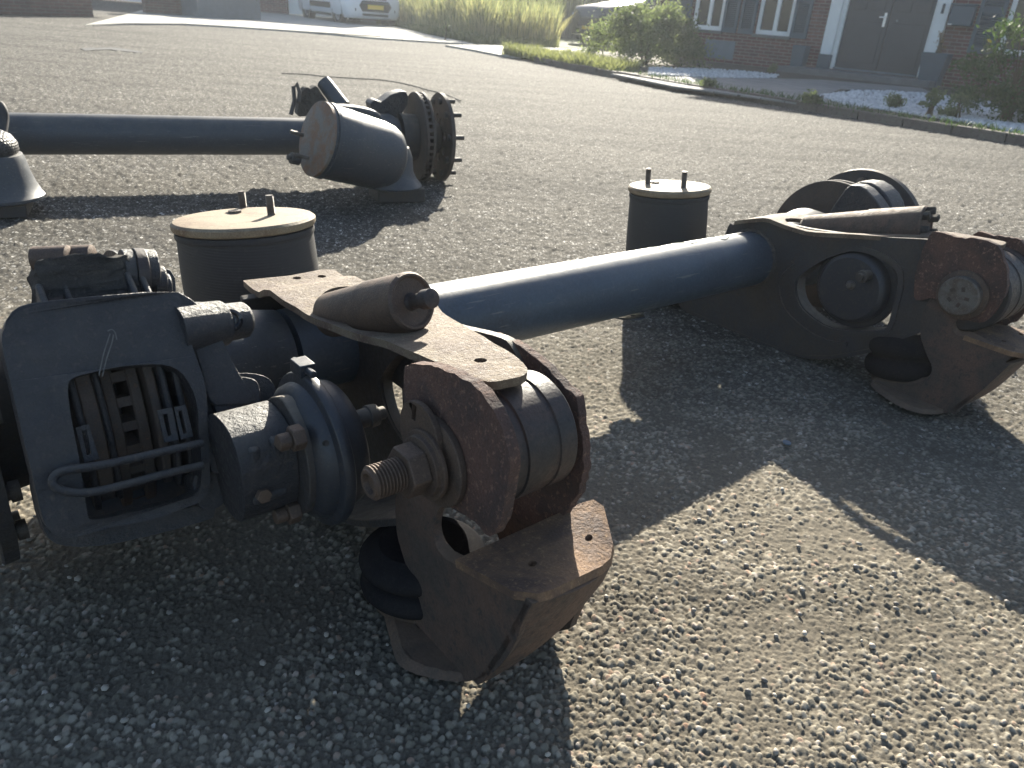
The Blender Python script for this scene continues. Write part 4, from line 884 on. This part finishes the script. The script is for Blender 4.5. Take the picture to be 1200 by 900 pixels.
# ---- plants
def leafm(name, c1, c2, tr=.5):
    m, t, b = nodes(name); out = t.nodes['Material Output']; co = N_(t, 'ShaderNodeTexCoord').outputs['Object']
    ge = N_(t, 'ShaderNodeNewGeometry'); c = mixc(t, ge.outputs['Random Per Island'], c1, c2)
    t.links.new(c, b.inputs['Base Color']); b.inputs['Roughness'].default_value = .6
    tl = N_(t, 'ShaderNodeBsdfTranslucent'); c2_ = N_(t, 'ShaderNodeMix', data_type='RGBA', blend_type='MULTIPLY'); c2_.inputs[0].default_value = 1; t.links.new(c, c2_.inputs[6]); c2_.inputs[7].default_value = (1.5, 1.6, .9, 1); t.links.new(c2_.outputs[2], tl.inputs[0])
    mx = N_(t, 'ShaderNodeMixShader'); mx.inputs[0].default_value = tr; t.links.new(b.outputs[0], mx.inputs[1]); t.links.new(tl.outputs[0], mx.inputs[2]); t.links.new(mx.outputs[0], out.inputs[0]); return m
M['leaf'] = leafm('shrub_leaf', (.075, .10, .055), (.17, .19, .115)); M['leafd'] = leafm('dark_leaf', (.030, .060, .022), (.065, .10, .035), .35)
M['grass'] = leafm('verge_grass', (.11, .12, .065), (.22, .22, .13), .5); M['reed'] = leafm('reed_green', (.13, .145, .10), (.25, .255, .185), .45); M['straw'] = leafm('dry_reed', (.34, .30, .20), (.50, .45, .32), .45)
M['stem'] = flat('brown_stem', (.09, .065, .04), .85); M['dry'] = leafm('dry_flower', (.25, .15, .08), (.35, .24, .14), .3); M['bloom'] = leafm('yellow_bloom', (.75, .50, .05), (.85, .62, .10), .3)
def leaves(c, rx, ry, h, n, ls, mat, par, name='foliage', seed=0, clumps=26, base=.12):
    r = np.random.default_rng(seed); cl = []
    for _ in range(clumps):
        a = r.uniform(0, 2*PI); q = r.uniform(.25, 1)**.6; zz = r.uniform(0, 1); k = math.sqrt(max(0, 1-(zz*.96)**2.2)); cl.append((rx*q*k*math.cos(a), ry*q*k*math.sin(a), base+h*zz*.93, r.uniform(.10, .24)*max(rx, .25)))
    ci = r.integers(0, clumps, n); cl = np.array(cl); P = cl[ci, :3]+r.normal(0, 1, (n, 3))*cl[ci, 3:4]*np.array([1, 1, .8])*.62; P[:, 2] = np.clip(P[:, 2], .03, None)
    d = r.normal(0, 1, (n, 3)); d /= np.linalg.norm(d, axis=1)[:, None]; e = r.normal(0, 1, (n, 3)); e -= d*(d*e).sum(1)[:, None]; e /= np.linalg.norm(e, axis=1)[:, None]
    l = ls*r.uniform(.6, 1.3, (n, 1)); P = P+np.array(c)
    V = np.stack([P-d*l, P+e*l*.38, P+d*l, P-e*l*.38], 1).reshape(-1, 3); F = np.arange(4*n).reshape(n, 4)
    me = bpy.data.meshes.new(name); me.from_pydata(V.tolist(), [], F.tolist()); me.materials.append(mat); o = bpy.data.objects.new(name, me); COL.objects.link(o); o.parent = par; return o
def shrub(P, rx, ry, h, n, ls, mat, label, cat='shrub', name='shrub', seed=1, clumps=26, nst=14, group=None, base=.12):
    r_ = empty(name, P, 0, label=label, cat=cat, group=group); leaves((0, 0, 0), rx, ry, h, n, ls, mat, r_, seed=seed, clumps=clumps, base=base)
    rn = random.Random(seed)
    m = MB()
    for k in range(nst):
        a = rn.uniform(0, 6.28); q = rn.uniform(.2, .85); m.tube(crom([Vector((.04*math.cos(a), .04*math.sin(a), 0)), Vector((rx*q*.4*math.cos(a), ry*q*.4*math.sin(a), h*.45)), Vector((rx*q*math.cos(a), ry*q*math.sin(a), h*rn.uniform(.7, .98)))], 3, False), [.012, .011, .010, .009, .007, .005, .004], 5)
    o = m.build('stem', M['stem'], r_); o['kind'] = 'stuff'; return r_
P = gz(762, 80, .05); shrub(P+Vector((0, .9, 0)), 1.05, .85, .84, 16000, .034, M['leaf'], 'large rounded sunlit shrub at the left corner of the brick house', seed=4, clumps=110, base=.1)
P = gz(1180, 146, .06); shrub(P+Vector((.15, .3, 0)), .66, .38, .98, 9000, .028, M['leafd'], 'tall dark green shrub under the right-hand window', seed=6, clumps=30)
P = gz(1150, 122, .06); shrub(P+Vector((.0, .2, 0)), .19, .16, .80, 1300, .025, M['leaf'], 'slim upright leafy plant left of the tall dark shrub', cat='plant', name='garden_plant', seed=7, clumps=12, nst=5)
for i, (u, v, rx, h, lb) in enumerate(((952, 124, .14, .14, 'low weed at the kerb in front of the tiled path'), (1088, 138, .13, .26, 'small bushy green plant in the white gravel below the tapered planter'), (1120, 140, .12, .24, 'small green plant in the gravel nearest the tall dark shrub'), (1046, 128, .10, .13, 'tiny weed in the middle of the white gravel'), (829, 104, .10, .07, 'tiny sunlit weed by the kerb on the lit path corner'), (905, 86, .08, .09, 'small weed against the brick wall under the windows'))):
    P = gz(u, v, .06); shrub(P, rx, rx*.8, h, 700, .020, M['leaf'], lb, cat='plant', name='garden_plant', seed=20+i, clumps=9, nst=4, base=.03)
P = WP(3.62, .42, .60); shrub(P, .12, .10, .34, 260, .016, M['dry'], 'dried brown flower stalks in the tapered planter', cat='plant', name='dried_plant', seed=33, clumps=10, nst=9, base=.05)
P = WP(4.33, .25, .06); r_ = empty('flower', P, 0, label='single yellow flower in front of the right-hand shutter', cat='flower'); m = MB(); m.tube([Vector((0, 0, 0)), Vector((.01, 0, .4)), Vector((0, 0, .82))], .005, 6); m.build('stem', M['stem'], r_); m = MB(); m.lathe((0, 0, .80), (0, -.6, .5), [(0, .008), (.01, .038), (.02, .045), (.024, .02)], 12, wob=.2); m.build('bloom', M['bloom'], r_)
# blades
def blades(area, n, h0, h1, wd, mat, name, label, seed, lean=.25, head=False, cat=None, z0=.03):
    r = np.random.default_rng(seed); P = area(r, n); n = len(P); h = r.uniform(h0, h1, n)*(.62+.7*vnoise(P[:, 0], P[:, 1], 1.3, 51)*vnoise(P[:, 0], P[:, 1], .5, 52)+.3*vnoise(P[:, 0], P[:, 1], 5, 53)); a = r.uniform(0, 2*PI, n); dx = np.cos(a)*wd/2; dy = np.sin(a)*wd/2; lx = r.normal(0, lean, n)*h; ly = r.normal(0, lean, n)*h
    V = []; F = []; z = np.full(n, z0)
    X, Y = P[:, 0], P[:, 1]
    rows = [(0, 1), (.45, .85), (.8, .6), (1, .12)]
    allv = np.stack([np.stack([X+lx*t*t+s_*dx*w_, Y+ly*t*t+s_*dy*w_, z+h*t*(1-.12*t)], -1) for t, w_ in rows for s_ in (-1, 1)], 1)
    F = np.concatenate([np.array([[0, 1, 3, 2], [2, 3, 5, 4], [4, 5, 7, 6]])+8*i for i in range(1)]); F = (F[None]+8*np.arange(n)[:, None, None]).reshape(-1, 4)
    me = bpy.data.meshes.new(name); me.from_pydata(allv.reshape(-1, 3).tolist(), [], F.tolist()); me.materials.append(mat); o = bpy.data.objects.new(name, me); COL.objects.link(o)
    tag(o, label, cat, kind='stuff'); return o
GE = [gz(u, v, .03) for u, v in ((440,28),(462,30.5),(480,34.5),(500,39.5),(520,43.5),(545,48.5),(562,51),(610,53),(655,55.5))]
def field(d0, d1):
    def f(r, n):
        i = r.integers(0, len(GE)-1, n); t = r.uniform(0, 1, n); A = np.array([[p.x, p.y] for p in GE]); B = A[i]+(A[i+1]-A[i])*t[:, None]; d = d0+(d1-d0)*r.uniform(0, 1, n)**1.3; Q = B+np.stack([d*.0, d], -1); return Q[(Q[:, 0] < (.034-.045*r.uniform(0, 1, len(Q))**4)*Q[:, 1]) | (Q[:, 1] > 28.5)]
    return f
blades(field(0, 1.6), 9000, .05, .22, .018, M['grass'], 'verge_grass', 'short sunlit grass along the driveway edge', 41, .35)
blades(field(1.0, 9), 9000, .7, 1.5, .022, M['reed'], 'green_reeds', 'tall green reeds growing behind the verge', 42, .14)
blades(field(.8, 6), 6500, .4, 1.15, .016, M['straw'], 'dry_grass', 'straw-coloured dry grass in front of the reeds', 43, .22)
blades(field(6, 16), 8000, 1.6, 2.6, .05, M['reed'], 'far_reeds', 'high reed bed closing the view behind the verge', 44, .10)
blades(lambda r, n: np.stack([r.uniform(.4, 7, n), r.uniform(28.6, 34, n)], -1), 4500, 1.4, 2.6, .05, M['reed'], 'far_reeds', 'reed bed standing behind the black car', 47, .10)
def stripf(px0, px1, wdt):
    A = [gz(u, v, 0) for u, v in px0]
    def f(r, n):
        i = r.integers(0, len(A)-1, n); t = r.uniform(0, 1, n); Q = np.array([[p.x, p.y] for p in A]); B = Q[i]+(Q[i+1]-Q[i])*t[:, None]; d = wdt*r.uniform(0, 1, n); return B+np.stack([d*.5, d*.85], -1)
    return f
blades(stripf([(588,66),(610,70),(640,76),(680,83.5),(715,90)], 0, 1.1), 6500, .06, .24, .018, M['grass'], 'kerb_grass', 'tufted grass strip growing along the kerb', 45, .4)
blades(stripf([(715,90),(800,105.5),(880,119),(960,132.5),(1080,152),(1200,171.5)], 0, .30), 1500, .03, .11, .010, M['leafd'], 'kerb_weeds', 'sparse weeds growing behind the kerb', 46, .5, z0=.06)
P = gz(523, 47, .03); shrub(P, .06, .06, .42, 40, .02, M['leafd'], 'thin weed stalk standing at the edge of the driveway', cat='plant', name='weed_stalk', seed=61, clumps=4, nst=2, base=.05)
# white gravel in front of the house
def inpoly(px, r, n):
    us = [p[0] for p in px]; vs = [p[1] for p in px]; out = []
    while len(out) < n:
        u, v = r.uniform(min(us), max(us)), r.uniform(min(vs), max(vs)); c = False
        for i in range(len(px)):
            (x1, y1), (x2, y2) = px[i], px[i-1]
            if (y1 > v) != (y2 > v) and u < (x2-x1)*(v-y1)/(y2-y1)+x1: c = not c
        if c: out.append(gz(u, v, .075))
    return out
M['gravel'] = leafm('white_gravel', (.38, .38, .39), (.62, .62, .62), .0)
GP = [[(958,112),(1000,106),(1050,107),(1100,111),(1140,116),(1200,126),(1200,158),(1150,146),(1090,137),(1030,128),(985,121)], [(760,79),(822,80),(880,84),(912,88),(908,91),(860,91),(820,90),(760,88)]]
rn = random.Random(9); m = MB()
ico = [(0, 0, 1), (.89, 0, .45), (.28, .85, .45), (-.72, .53, .45), (-.72, -.53, .45), (.28, -.85, .45), (.72, .53, -.4), (-.28, .85, -.4), (-.89, 0, -.4), (-.28, -.85, -.4), (.72, -.53, -.4)]
icf = [(0, 1, 2), (0, 2, 3), (0, 3, 4), (0, 4, 5), (0, 5, 1), (1, 6, 2), (2, 7, 3), (3, 8, 4), (4, 9, 5), (5, 10, 1), (2, 6, 7), (3, 7, 8), (4, 8, 9), (5, 9, 10), (1, 10, 6)]
vs = []; fs = []
for px, n in ((GP[0], 5200), (GP[1], 1500)):
    for P in inpoly(px, rn, n):
        s_ = rn.uniform(.014, .032); a = rn.uniform(0, 6.28); o_ = len(vs); e = rn.uniform(.5, 1)
        for x, y, z in ico: x, y = x*e, y; vs.append((P.x+s_*(x*math.cos(a)-y*math.sin(a)), P.y+s_*(x*math.sin(a)+y*math.cos(a)), P.z+s_*.7*z*rn.uniform(.8, 1.2)))
        fs += [tuple(i+o_ for i in f) for f in icf]
me = bpy.data.meshes.new('gravel'); me.from_pydata(vs, [], fs); me.materials.append(M['gravel']); o = bpy.data.objects.new('gravel', me); COL.objects.link(o); tag(o, 'white gravel beds in front of the brick house', kind='stuff')

M['pebble'] = leafm('loose_pebble', (.12, .11, .10), (.42, .38, .32), .0)
vs = []; fs = []
for k in range(240):
    u, v = rn.uniform(-20, 1220), rn.uniform(330, 920); P = gz(u, v, .0015); s_ = rn.uniform(.003, .0062); a = rn.uniform(0, 6.28); o_ = len(vs); e = rn.uniform(.6, 1)
    for x, y, z in ico: x, y = x*e, y; vs.append((P.x+s_*(x*math.cos(a)-y*math.sin(a)), P.y+s_*(x*math.sin(a)+y*math.cos(a)), P.z+s_*.6*z*rn.uniform(.85, 1.15)))
    fs += [tuple(i+o_ for i in f) for f in icf]
me = bpy.data.meshes.new('loose_pebbles'); me.from_pydata(vs, [], fs); me.materials.append(M['pebble']); me.polygons.foreach_set('use_smooth', [True]*len(fs)); o = bpy.data.objects.new('loose_pebbles', me); COL.objects.link(o); tag(o, 'loose pebbles lying on the asphalt in the foreground', kind='stuff')

# ---- left side: garden walls, neighbour's garages
def wallseg(p, q, h, th, mat, name, label, cat, z0=0, cap=None):
    d = (q-p); d.z = 0; l = d.length; r_ = empty(name, (p.x, p.y, z0), math.atan2(d.y, d.x), label=label, cat=cat)
    m = MB(); m.bx(0, l, 0, th, 0, h); m.build('wall_body', mat, r_, .006)
    if cap: m = MB(); m.bx(-.02, l+.02, -.02, th+.02, h+.002, h+.06); m.build('coping', cap, r_, .005)
    return r_
a, b = gz(-60, 15), gz(110, 20); wallseg(a, b, .62, .35, M['brick2'], 'garden_wall', 'low dark brick garden wall under the overhanging bush at far left', 'wall', cap=M['stone'])
P = b+Vector((-.9, .7, 0)); shrub(P+Vector((0, 0, .35)), 1.2, .7, 1.5, 5000, .05, M['leafd'], 'dark bush hanging over the end of the low brick wall', seed=71, clumps=50, base=-.05)
a, b = gz(171, 17), gz(231, 20.5); wallseg(a, b, .75, .5, M['brick2'], 'planter_wall', 'dark brick planter wall left of the grey planter box', 'planter wall')
a, b = gz(233, 22), gz(306, 25.2); wallseg(a, b, .55, .8, M['zinc'], 'planter_box', 'long low grey planter box beside the driveway', 'planter', cap=M['slate'])
P = (a+b)*.5+Vector((-.2, .5, .5)); shrub(P, .9, .3, .5, 1800, .04, M['leafd'], 'dark planting growing in the long grey planter box', seed=72, clumps=26, base=.02, cat='plants')
a = gz(325, 18); FX = Vector((a.x, 30.6, 0))
GR = empty('garage_building', FX, 0, label='low brick garage block with white doors behind the van', cat='building')
GH = 3.6
segs = [(-16, -7.75), (-6.55, -.80), (0, 0)]
m = MB(); m.plate(rect(-16, 4.6, 0, GH), lambda p: Vector((p[0], 0, p[1])), Vector((0, .3, 0)), [rect(.02, 2.6, .02, 2.3), rect(-6.9, -4.4, .02, 2.3), rect(-3.6, -2.4, 1, 2.2)]); m.build('wall', M['brick'], GR)
for x0, x1 in ((-16, -15.7), (4.3, 4.6)):
    m = MB(); m.bx(x0, x1, .303, 8, 0, GH); m.build('wall', M['brick'], GR)
m = MB(); m.bx(-16.2, 4.8, -.3, 8.2, GH+.002, GH+.35); m.build('roof', M['roof'], GR)
for x0, x1 in ((.03, 2.59), (-6.89, -4.41)):
    m = MB(); n = 12
    m.bx(x0, x1, .12, .16, .04, 2.29); gd = m.build('garage_door', M['white'], GR)
    for k in range(n):
        w_ = (x1-x0)/n; m = MB(); m.bx(x0+k*w_+.006, x0+(k+1)*w_-.006, .10, .119, .05, 2.28); m.build('plank', M['white'], gd, .003)
m = MB(); m.bx(.25, .62, .07, .099, .62, .92); m.build('vent_grille', M['door'], GR, .004)
m = MB(); m.bx(-3.6, -2.4, .06, .14, 1, 2.2); wn = m.build('window', M['white'], GR); m = MB(); m.bx(-3.5, -2.5, .045, .058, 1.1, 2.1); m.build('pane', M['glass'], wn)

# ---- vehicles
def carpaint(name, c, r_=.3):
    m, t, b = nodes(name); b.inputs['Base Color'].default_value = (*c, 1); b.inputs['Roughness'].default_value = r_; b.inputs['Coat Weight'].default_value = .6; b.inputs['Coat Roughness'].default_value = .08; return m
M['vanpaint'] = carpaint('white_van_paint', (.70, .72, .75)); M['darkpaint'] = carpaint('black_car_paint', (.015, .016, .02), .25)
M['tyre'] = flat('tyre_rubber', (.02, .02, .021), .85, 0, .2, 20); M['rim'] = flat('grey_alloy', (.32, .33, .35), .4, .5, .05); M['trim'] = flat('black_plastic', (.02, .021, .023), .6); M['plate'] = flat('yellow_plate', (.80, .56, .08), .5, 0, .03); M['lamp'] = carpaint('headlamp_glass', (.45, .47, .5), .1)
def vehicle(loc, heading, label, st, paint, wr=.32, tw=.77, wb=(-.85, -3.55), name='parked_car', cat='car', glasszones=()):
    r_ = empty(name, loc, math.atan2(heading.y, heading.x), label=label, cat=cat); N = 24; vs = []; fs = []
    # st: stations (x, halfwidth, zbottom, zbelt, ztop, tophalf)
    for x, hw, zb_, zm, zt_, th_ in st:
        sec = [(-hw*.90, zb_), (-hw*.98, zb_+.10), (-hw, (zb_+zm)/2), (-hw*.985, zm), (-(hw*.4+th_*.6), zm+(zt_-zm)*.5), (-th_, zt_-.07*(zt_-zm)), (-th_*.8, zt_), (0, zt_+.02)]
        sec = sec+[(-y, z) for y, z in sec[-2::-1]]
        vs += [(x, y, z) for y, z in sec]
    K = 15
    for i in range(len(st)-1):
        for j in range(K-1): fs.append((i*K+j, i*K+j+1, (i+1)*K+j+1, (i+1)*K+j))
        fs.append((i*K+K-1, i*K, (i+1)*K, (i+1)*K+K-1))
    fs.append(tuple(range(K))); fs.append(tuple((len(st)-1)*K+j for j in range(K))[::-1])
    m = MB(); m.add(vs, fs); body = m.build('body', paint, r_, smooth=50)
    for x in wb:
        for sy in (-1, 1):
            m = MB(); m.lathe((x, sy*(tw-.11), wr), (0, sy, 0), [(0, wr*.6), (0, wr-.02), (.03, wr), (.18, wr), (.21, wr-.02), (.215, wr*.68), (.20, wr*.62)], 40); wh = m.build('wheel', M['tyre'], r_)
            m = MB(); m.lathe((x, sy*(tw+.09), wr), (0, sy, 0), [(0, wr*.66), (.012, wr*.64), (.0, wr*.55), (-.01, wr*.2), (.01, wr*.15), (.012, .02)], 32)
            m.build('rim', M['rim'], wh)
            m = MB(); m.lathe((x, sy*(tw-.06), wr+.02), (0, sy, 0), [(0, wr+.05), (.185, wr+.055), (.19, wr+.075), (.0, wr+.08)], 40); m.build('wheel_arch', M['trim'], r_)
    return r_, body
hd = Vector((math.sin(R(35)), -math.cos(R(35)), 0)); fc = gz(427, 29.5); vloc = fc+hd*.85
VST = [(0.0, .70, .26, .62, .80, .62), (-.06, .82, .22, .72, .88, .70), (-.25, .89, .20, .82, .98, .72), (-.9, .91, .20, .92, 1.10, .70), (-1.25, .91, .22, .97, 1.20, .70), (-1.9, .91, .22, 1.0, 1.74, .66), (-2.4, .91, .22, 1.02, 1.82, .68), (-3.8, .91, .22, 1.02, 1.83, .70), (-4.35, .89, .24, 1.0, 1.78, .68), (-4.42, .84, .30, .98, 1.70, .62)]
VN, vb = vehicle(vloc, hd, 'white compact van with yellow plate parked on the bright driveway', VST, M['vanpaint'], name='parked_van', cat='van')
def fr(pts, x, th, mat, name, par): m = MB(); m.plate(pts, lambda p: Vector((x, p[0], p[1])), Vector((th, 0, 0))); return m.build(name, mat, par, .008)
gr_ = fr([Vector(p) for p in ((-.52, .56), (-.42, .70), (.42, .70), (.52, .56), (.42, .40), (-.42, .40))], -.03, .05, M['trim'], 'grille', VN)
fr(rect(-.26, .26, .47, .59), .021, .012, M['plate'], 'number_plate', VN)
for k in range(2): fr(rect(-.44, .44, .625+k*.04, .640+k*.04), .019, .008, M['zinc'], 'grille_bar', gr_)
fr(rect(-.42, .42, .28, .35), -.02, .035, M['trim'], 'lower_intake', VN); fr(rect(-.36, .36, .735, .765), -.03, .045, M['trim'], 'upper_slot', VN)
for sy in (-1, 1):
    m = MB(); m.lathe((-.06, sy*.66, .44), (1, sy*.35, 0), [(0, .06), (.05, .06), (.055, .04)], 16); m.build('fog_lamp', M['trim'], VN)
    m = MB(); m.plate([Vector(p) for p in ((0, .78), (-.10, .86), (-.42, .98), (-.40, .88), (-.14, .78))], lambda p: Vector((p[0]-.05, sy*(.74-p[0]*.38), p[1])), Vector((.01, sy*.05, 0))); m.build('headlight', M['lamp'], VN, .004)
    m = MB(); m.bx(-3.15, -1.35, sy*.905-.012, sy*.905+.012, .42, .58); m.build('side_moulding', M['trim'], VN, .01)
    m = MB(); m.bx(-3.1, -1.3, sy*.90-.012, sy*.90+.008, .20, .27); m.build('sill', M['trim'], VN, .006)
    m = MB(); m.plate([Vector(p) for p in ((-1.55, 1.06), (-2.0, 1.62), (-3.0, 1.66), (-3.0, 1.06))], lambda p: Vector((p[0], sy*(.91-(p[1]-1.0)*.28), p[1])), Vector((0, sy*.012, 0))); m.build('side_window', M['glass'], VN)
m = MB(); m.plate([Vector(p) for p in ((-.62, 1.25), (.62, 1.25), (.58, 1.70), (-.58, 1.70))], lambda p: Vector((-1.22-(p[1]-1.2)*1.27, p[0], p[1]+.02)), Vector((.02, 0, .01))); m.build('windscreen', M['glass'], VN)
hd2 = Vector((-.80, -.60, 0)).normalized(); P = gz(703, 57)+Vector((-.30, 1.2, 0))
DST = [(0.0, .72, .30, .70, .92, .64), (-.08, .86, .26, .80, 1.0, .72), (-.9, .91, .24, .98, 1.12, .72), (-1.3, .92, .24, 1.02, 1.20, .72), (-2.0, .92, .24, 1.04, 1.62, .66), (-3.6, .92, .24, 1.05, 1.66, .66), (-4.3, .90, .28, 1.02, 1.45, .62), (-4.45, .84, .34, .95, 1.10, .60)]
DC, db = vehicle(P, hd2, 'black car with sun glinting off its windscreen behind the big shrub', DST, M['darkpaint'], wr=.34, name='parked_car')
m = MB(); m.plate([Vector(p) for p in ((-.64, 1.24), (.64, 1.24), (.58, 1.58), (-.58, 1.58))], lambda p: Vector((-1.28-(p[1]-1.2)*1.70, p[0], p[1]+.02)), Vector((.01, 0, .02))); m.build('windscreen', M['glass'], DC)
def fr2(pts, x, th, mat, name): m = MB(); m.plate(pts, lambda p: Vector((x, p[0], p[1])), Vector((th, 0, 0))); return m.build(name, mat, DC, .006)
fr2([Vector(p) for p in ((-.45, .50), (-.40, .72), (.40, .72), (.45, .50))], -.03, .05, M['trim'], 'grille'); fr2(rect(-.26, .26, .42, .53), .0, .015, M['plate'], 'number_plate')
for sy in (-1, 1):
    m = MB(); m.plate([Vector(p) for p in ((0, .76), (-.08, .88), (-.34, .96), (-.36, .84))], lambda p: Vector((p[0]-.03, sy*(.76-p[0]*.30), p[1])), Vector((.01, sy*.04, 0))); m.build('headlight', M['lamp'], DC, .004)
    m = MB(); m.box((-1.35, sy*1.02, 1.10), (.12, .22, .14)); m.build('wing_mirror', M['darkpaint'], DC, .03)
    m = MB(); m.plate([Vector(p) for p in ((-1.75, 1.08), (-2.15, 1.48), (-3.6, 1.52), (-3.95, 1.10))], lambda p: Vector((p[0], sy*(.925-(p[1]-1.0)*.40), p[1])), Vector((0, sy*.012, 0))); m.build('side_window', M['glass'], DC)

# ---- thin volume added to lift the darks, standing in for lens flare
hz_ = MB(); hz_.bx(-60, 60, -4, 75, -1, 6.2); o = hz_.build('flare_haze', None, smooth=None); tag(o, 'thin pale volume added over the street to lift the darks like lens flare', kind='stuff')
m = bpy.data.materials.new('flare_haze'); m.use_nodes = True; t = m.node_tree; t.nodes.clear(); out = t.nodes.new('ShaderNodeOutputMaterial'); pv = t.nodes.new('ShaderNodeVolumePrincipled')
pv.inputs['Density'].default_value = .0019; pv.inputs['Anisotropy'].default_value = .4; pv.inputs['Color'].default_value = (.86, .92, 1, 1); t.links.new(pv.outputs[0], out.inputs['Volume']); o.data.materials.append(m)
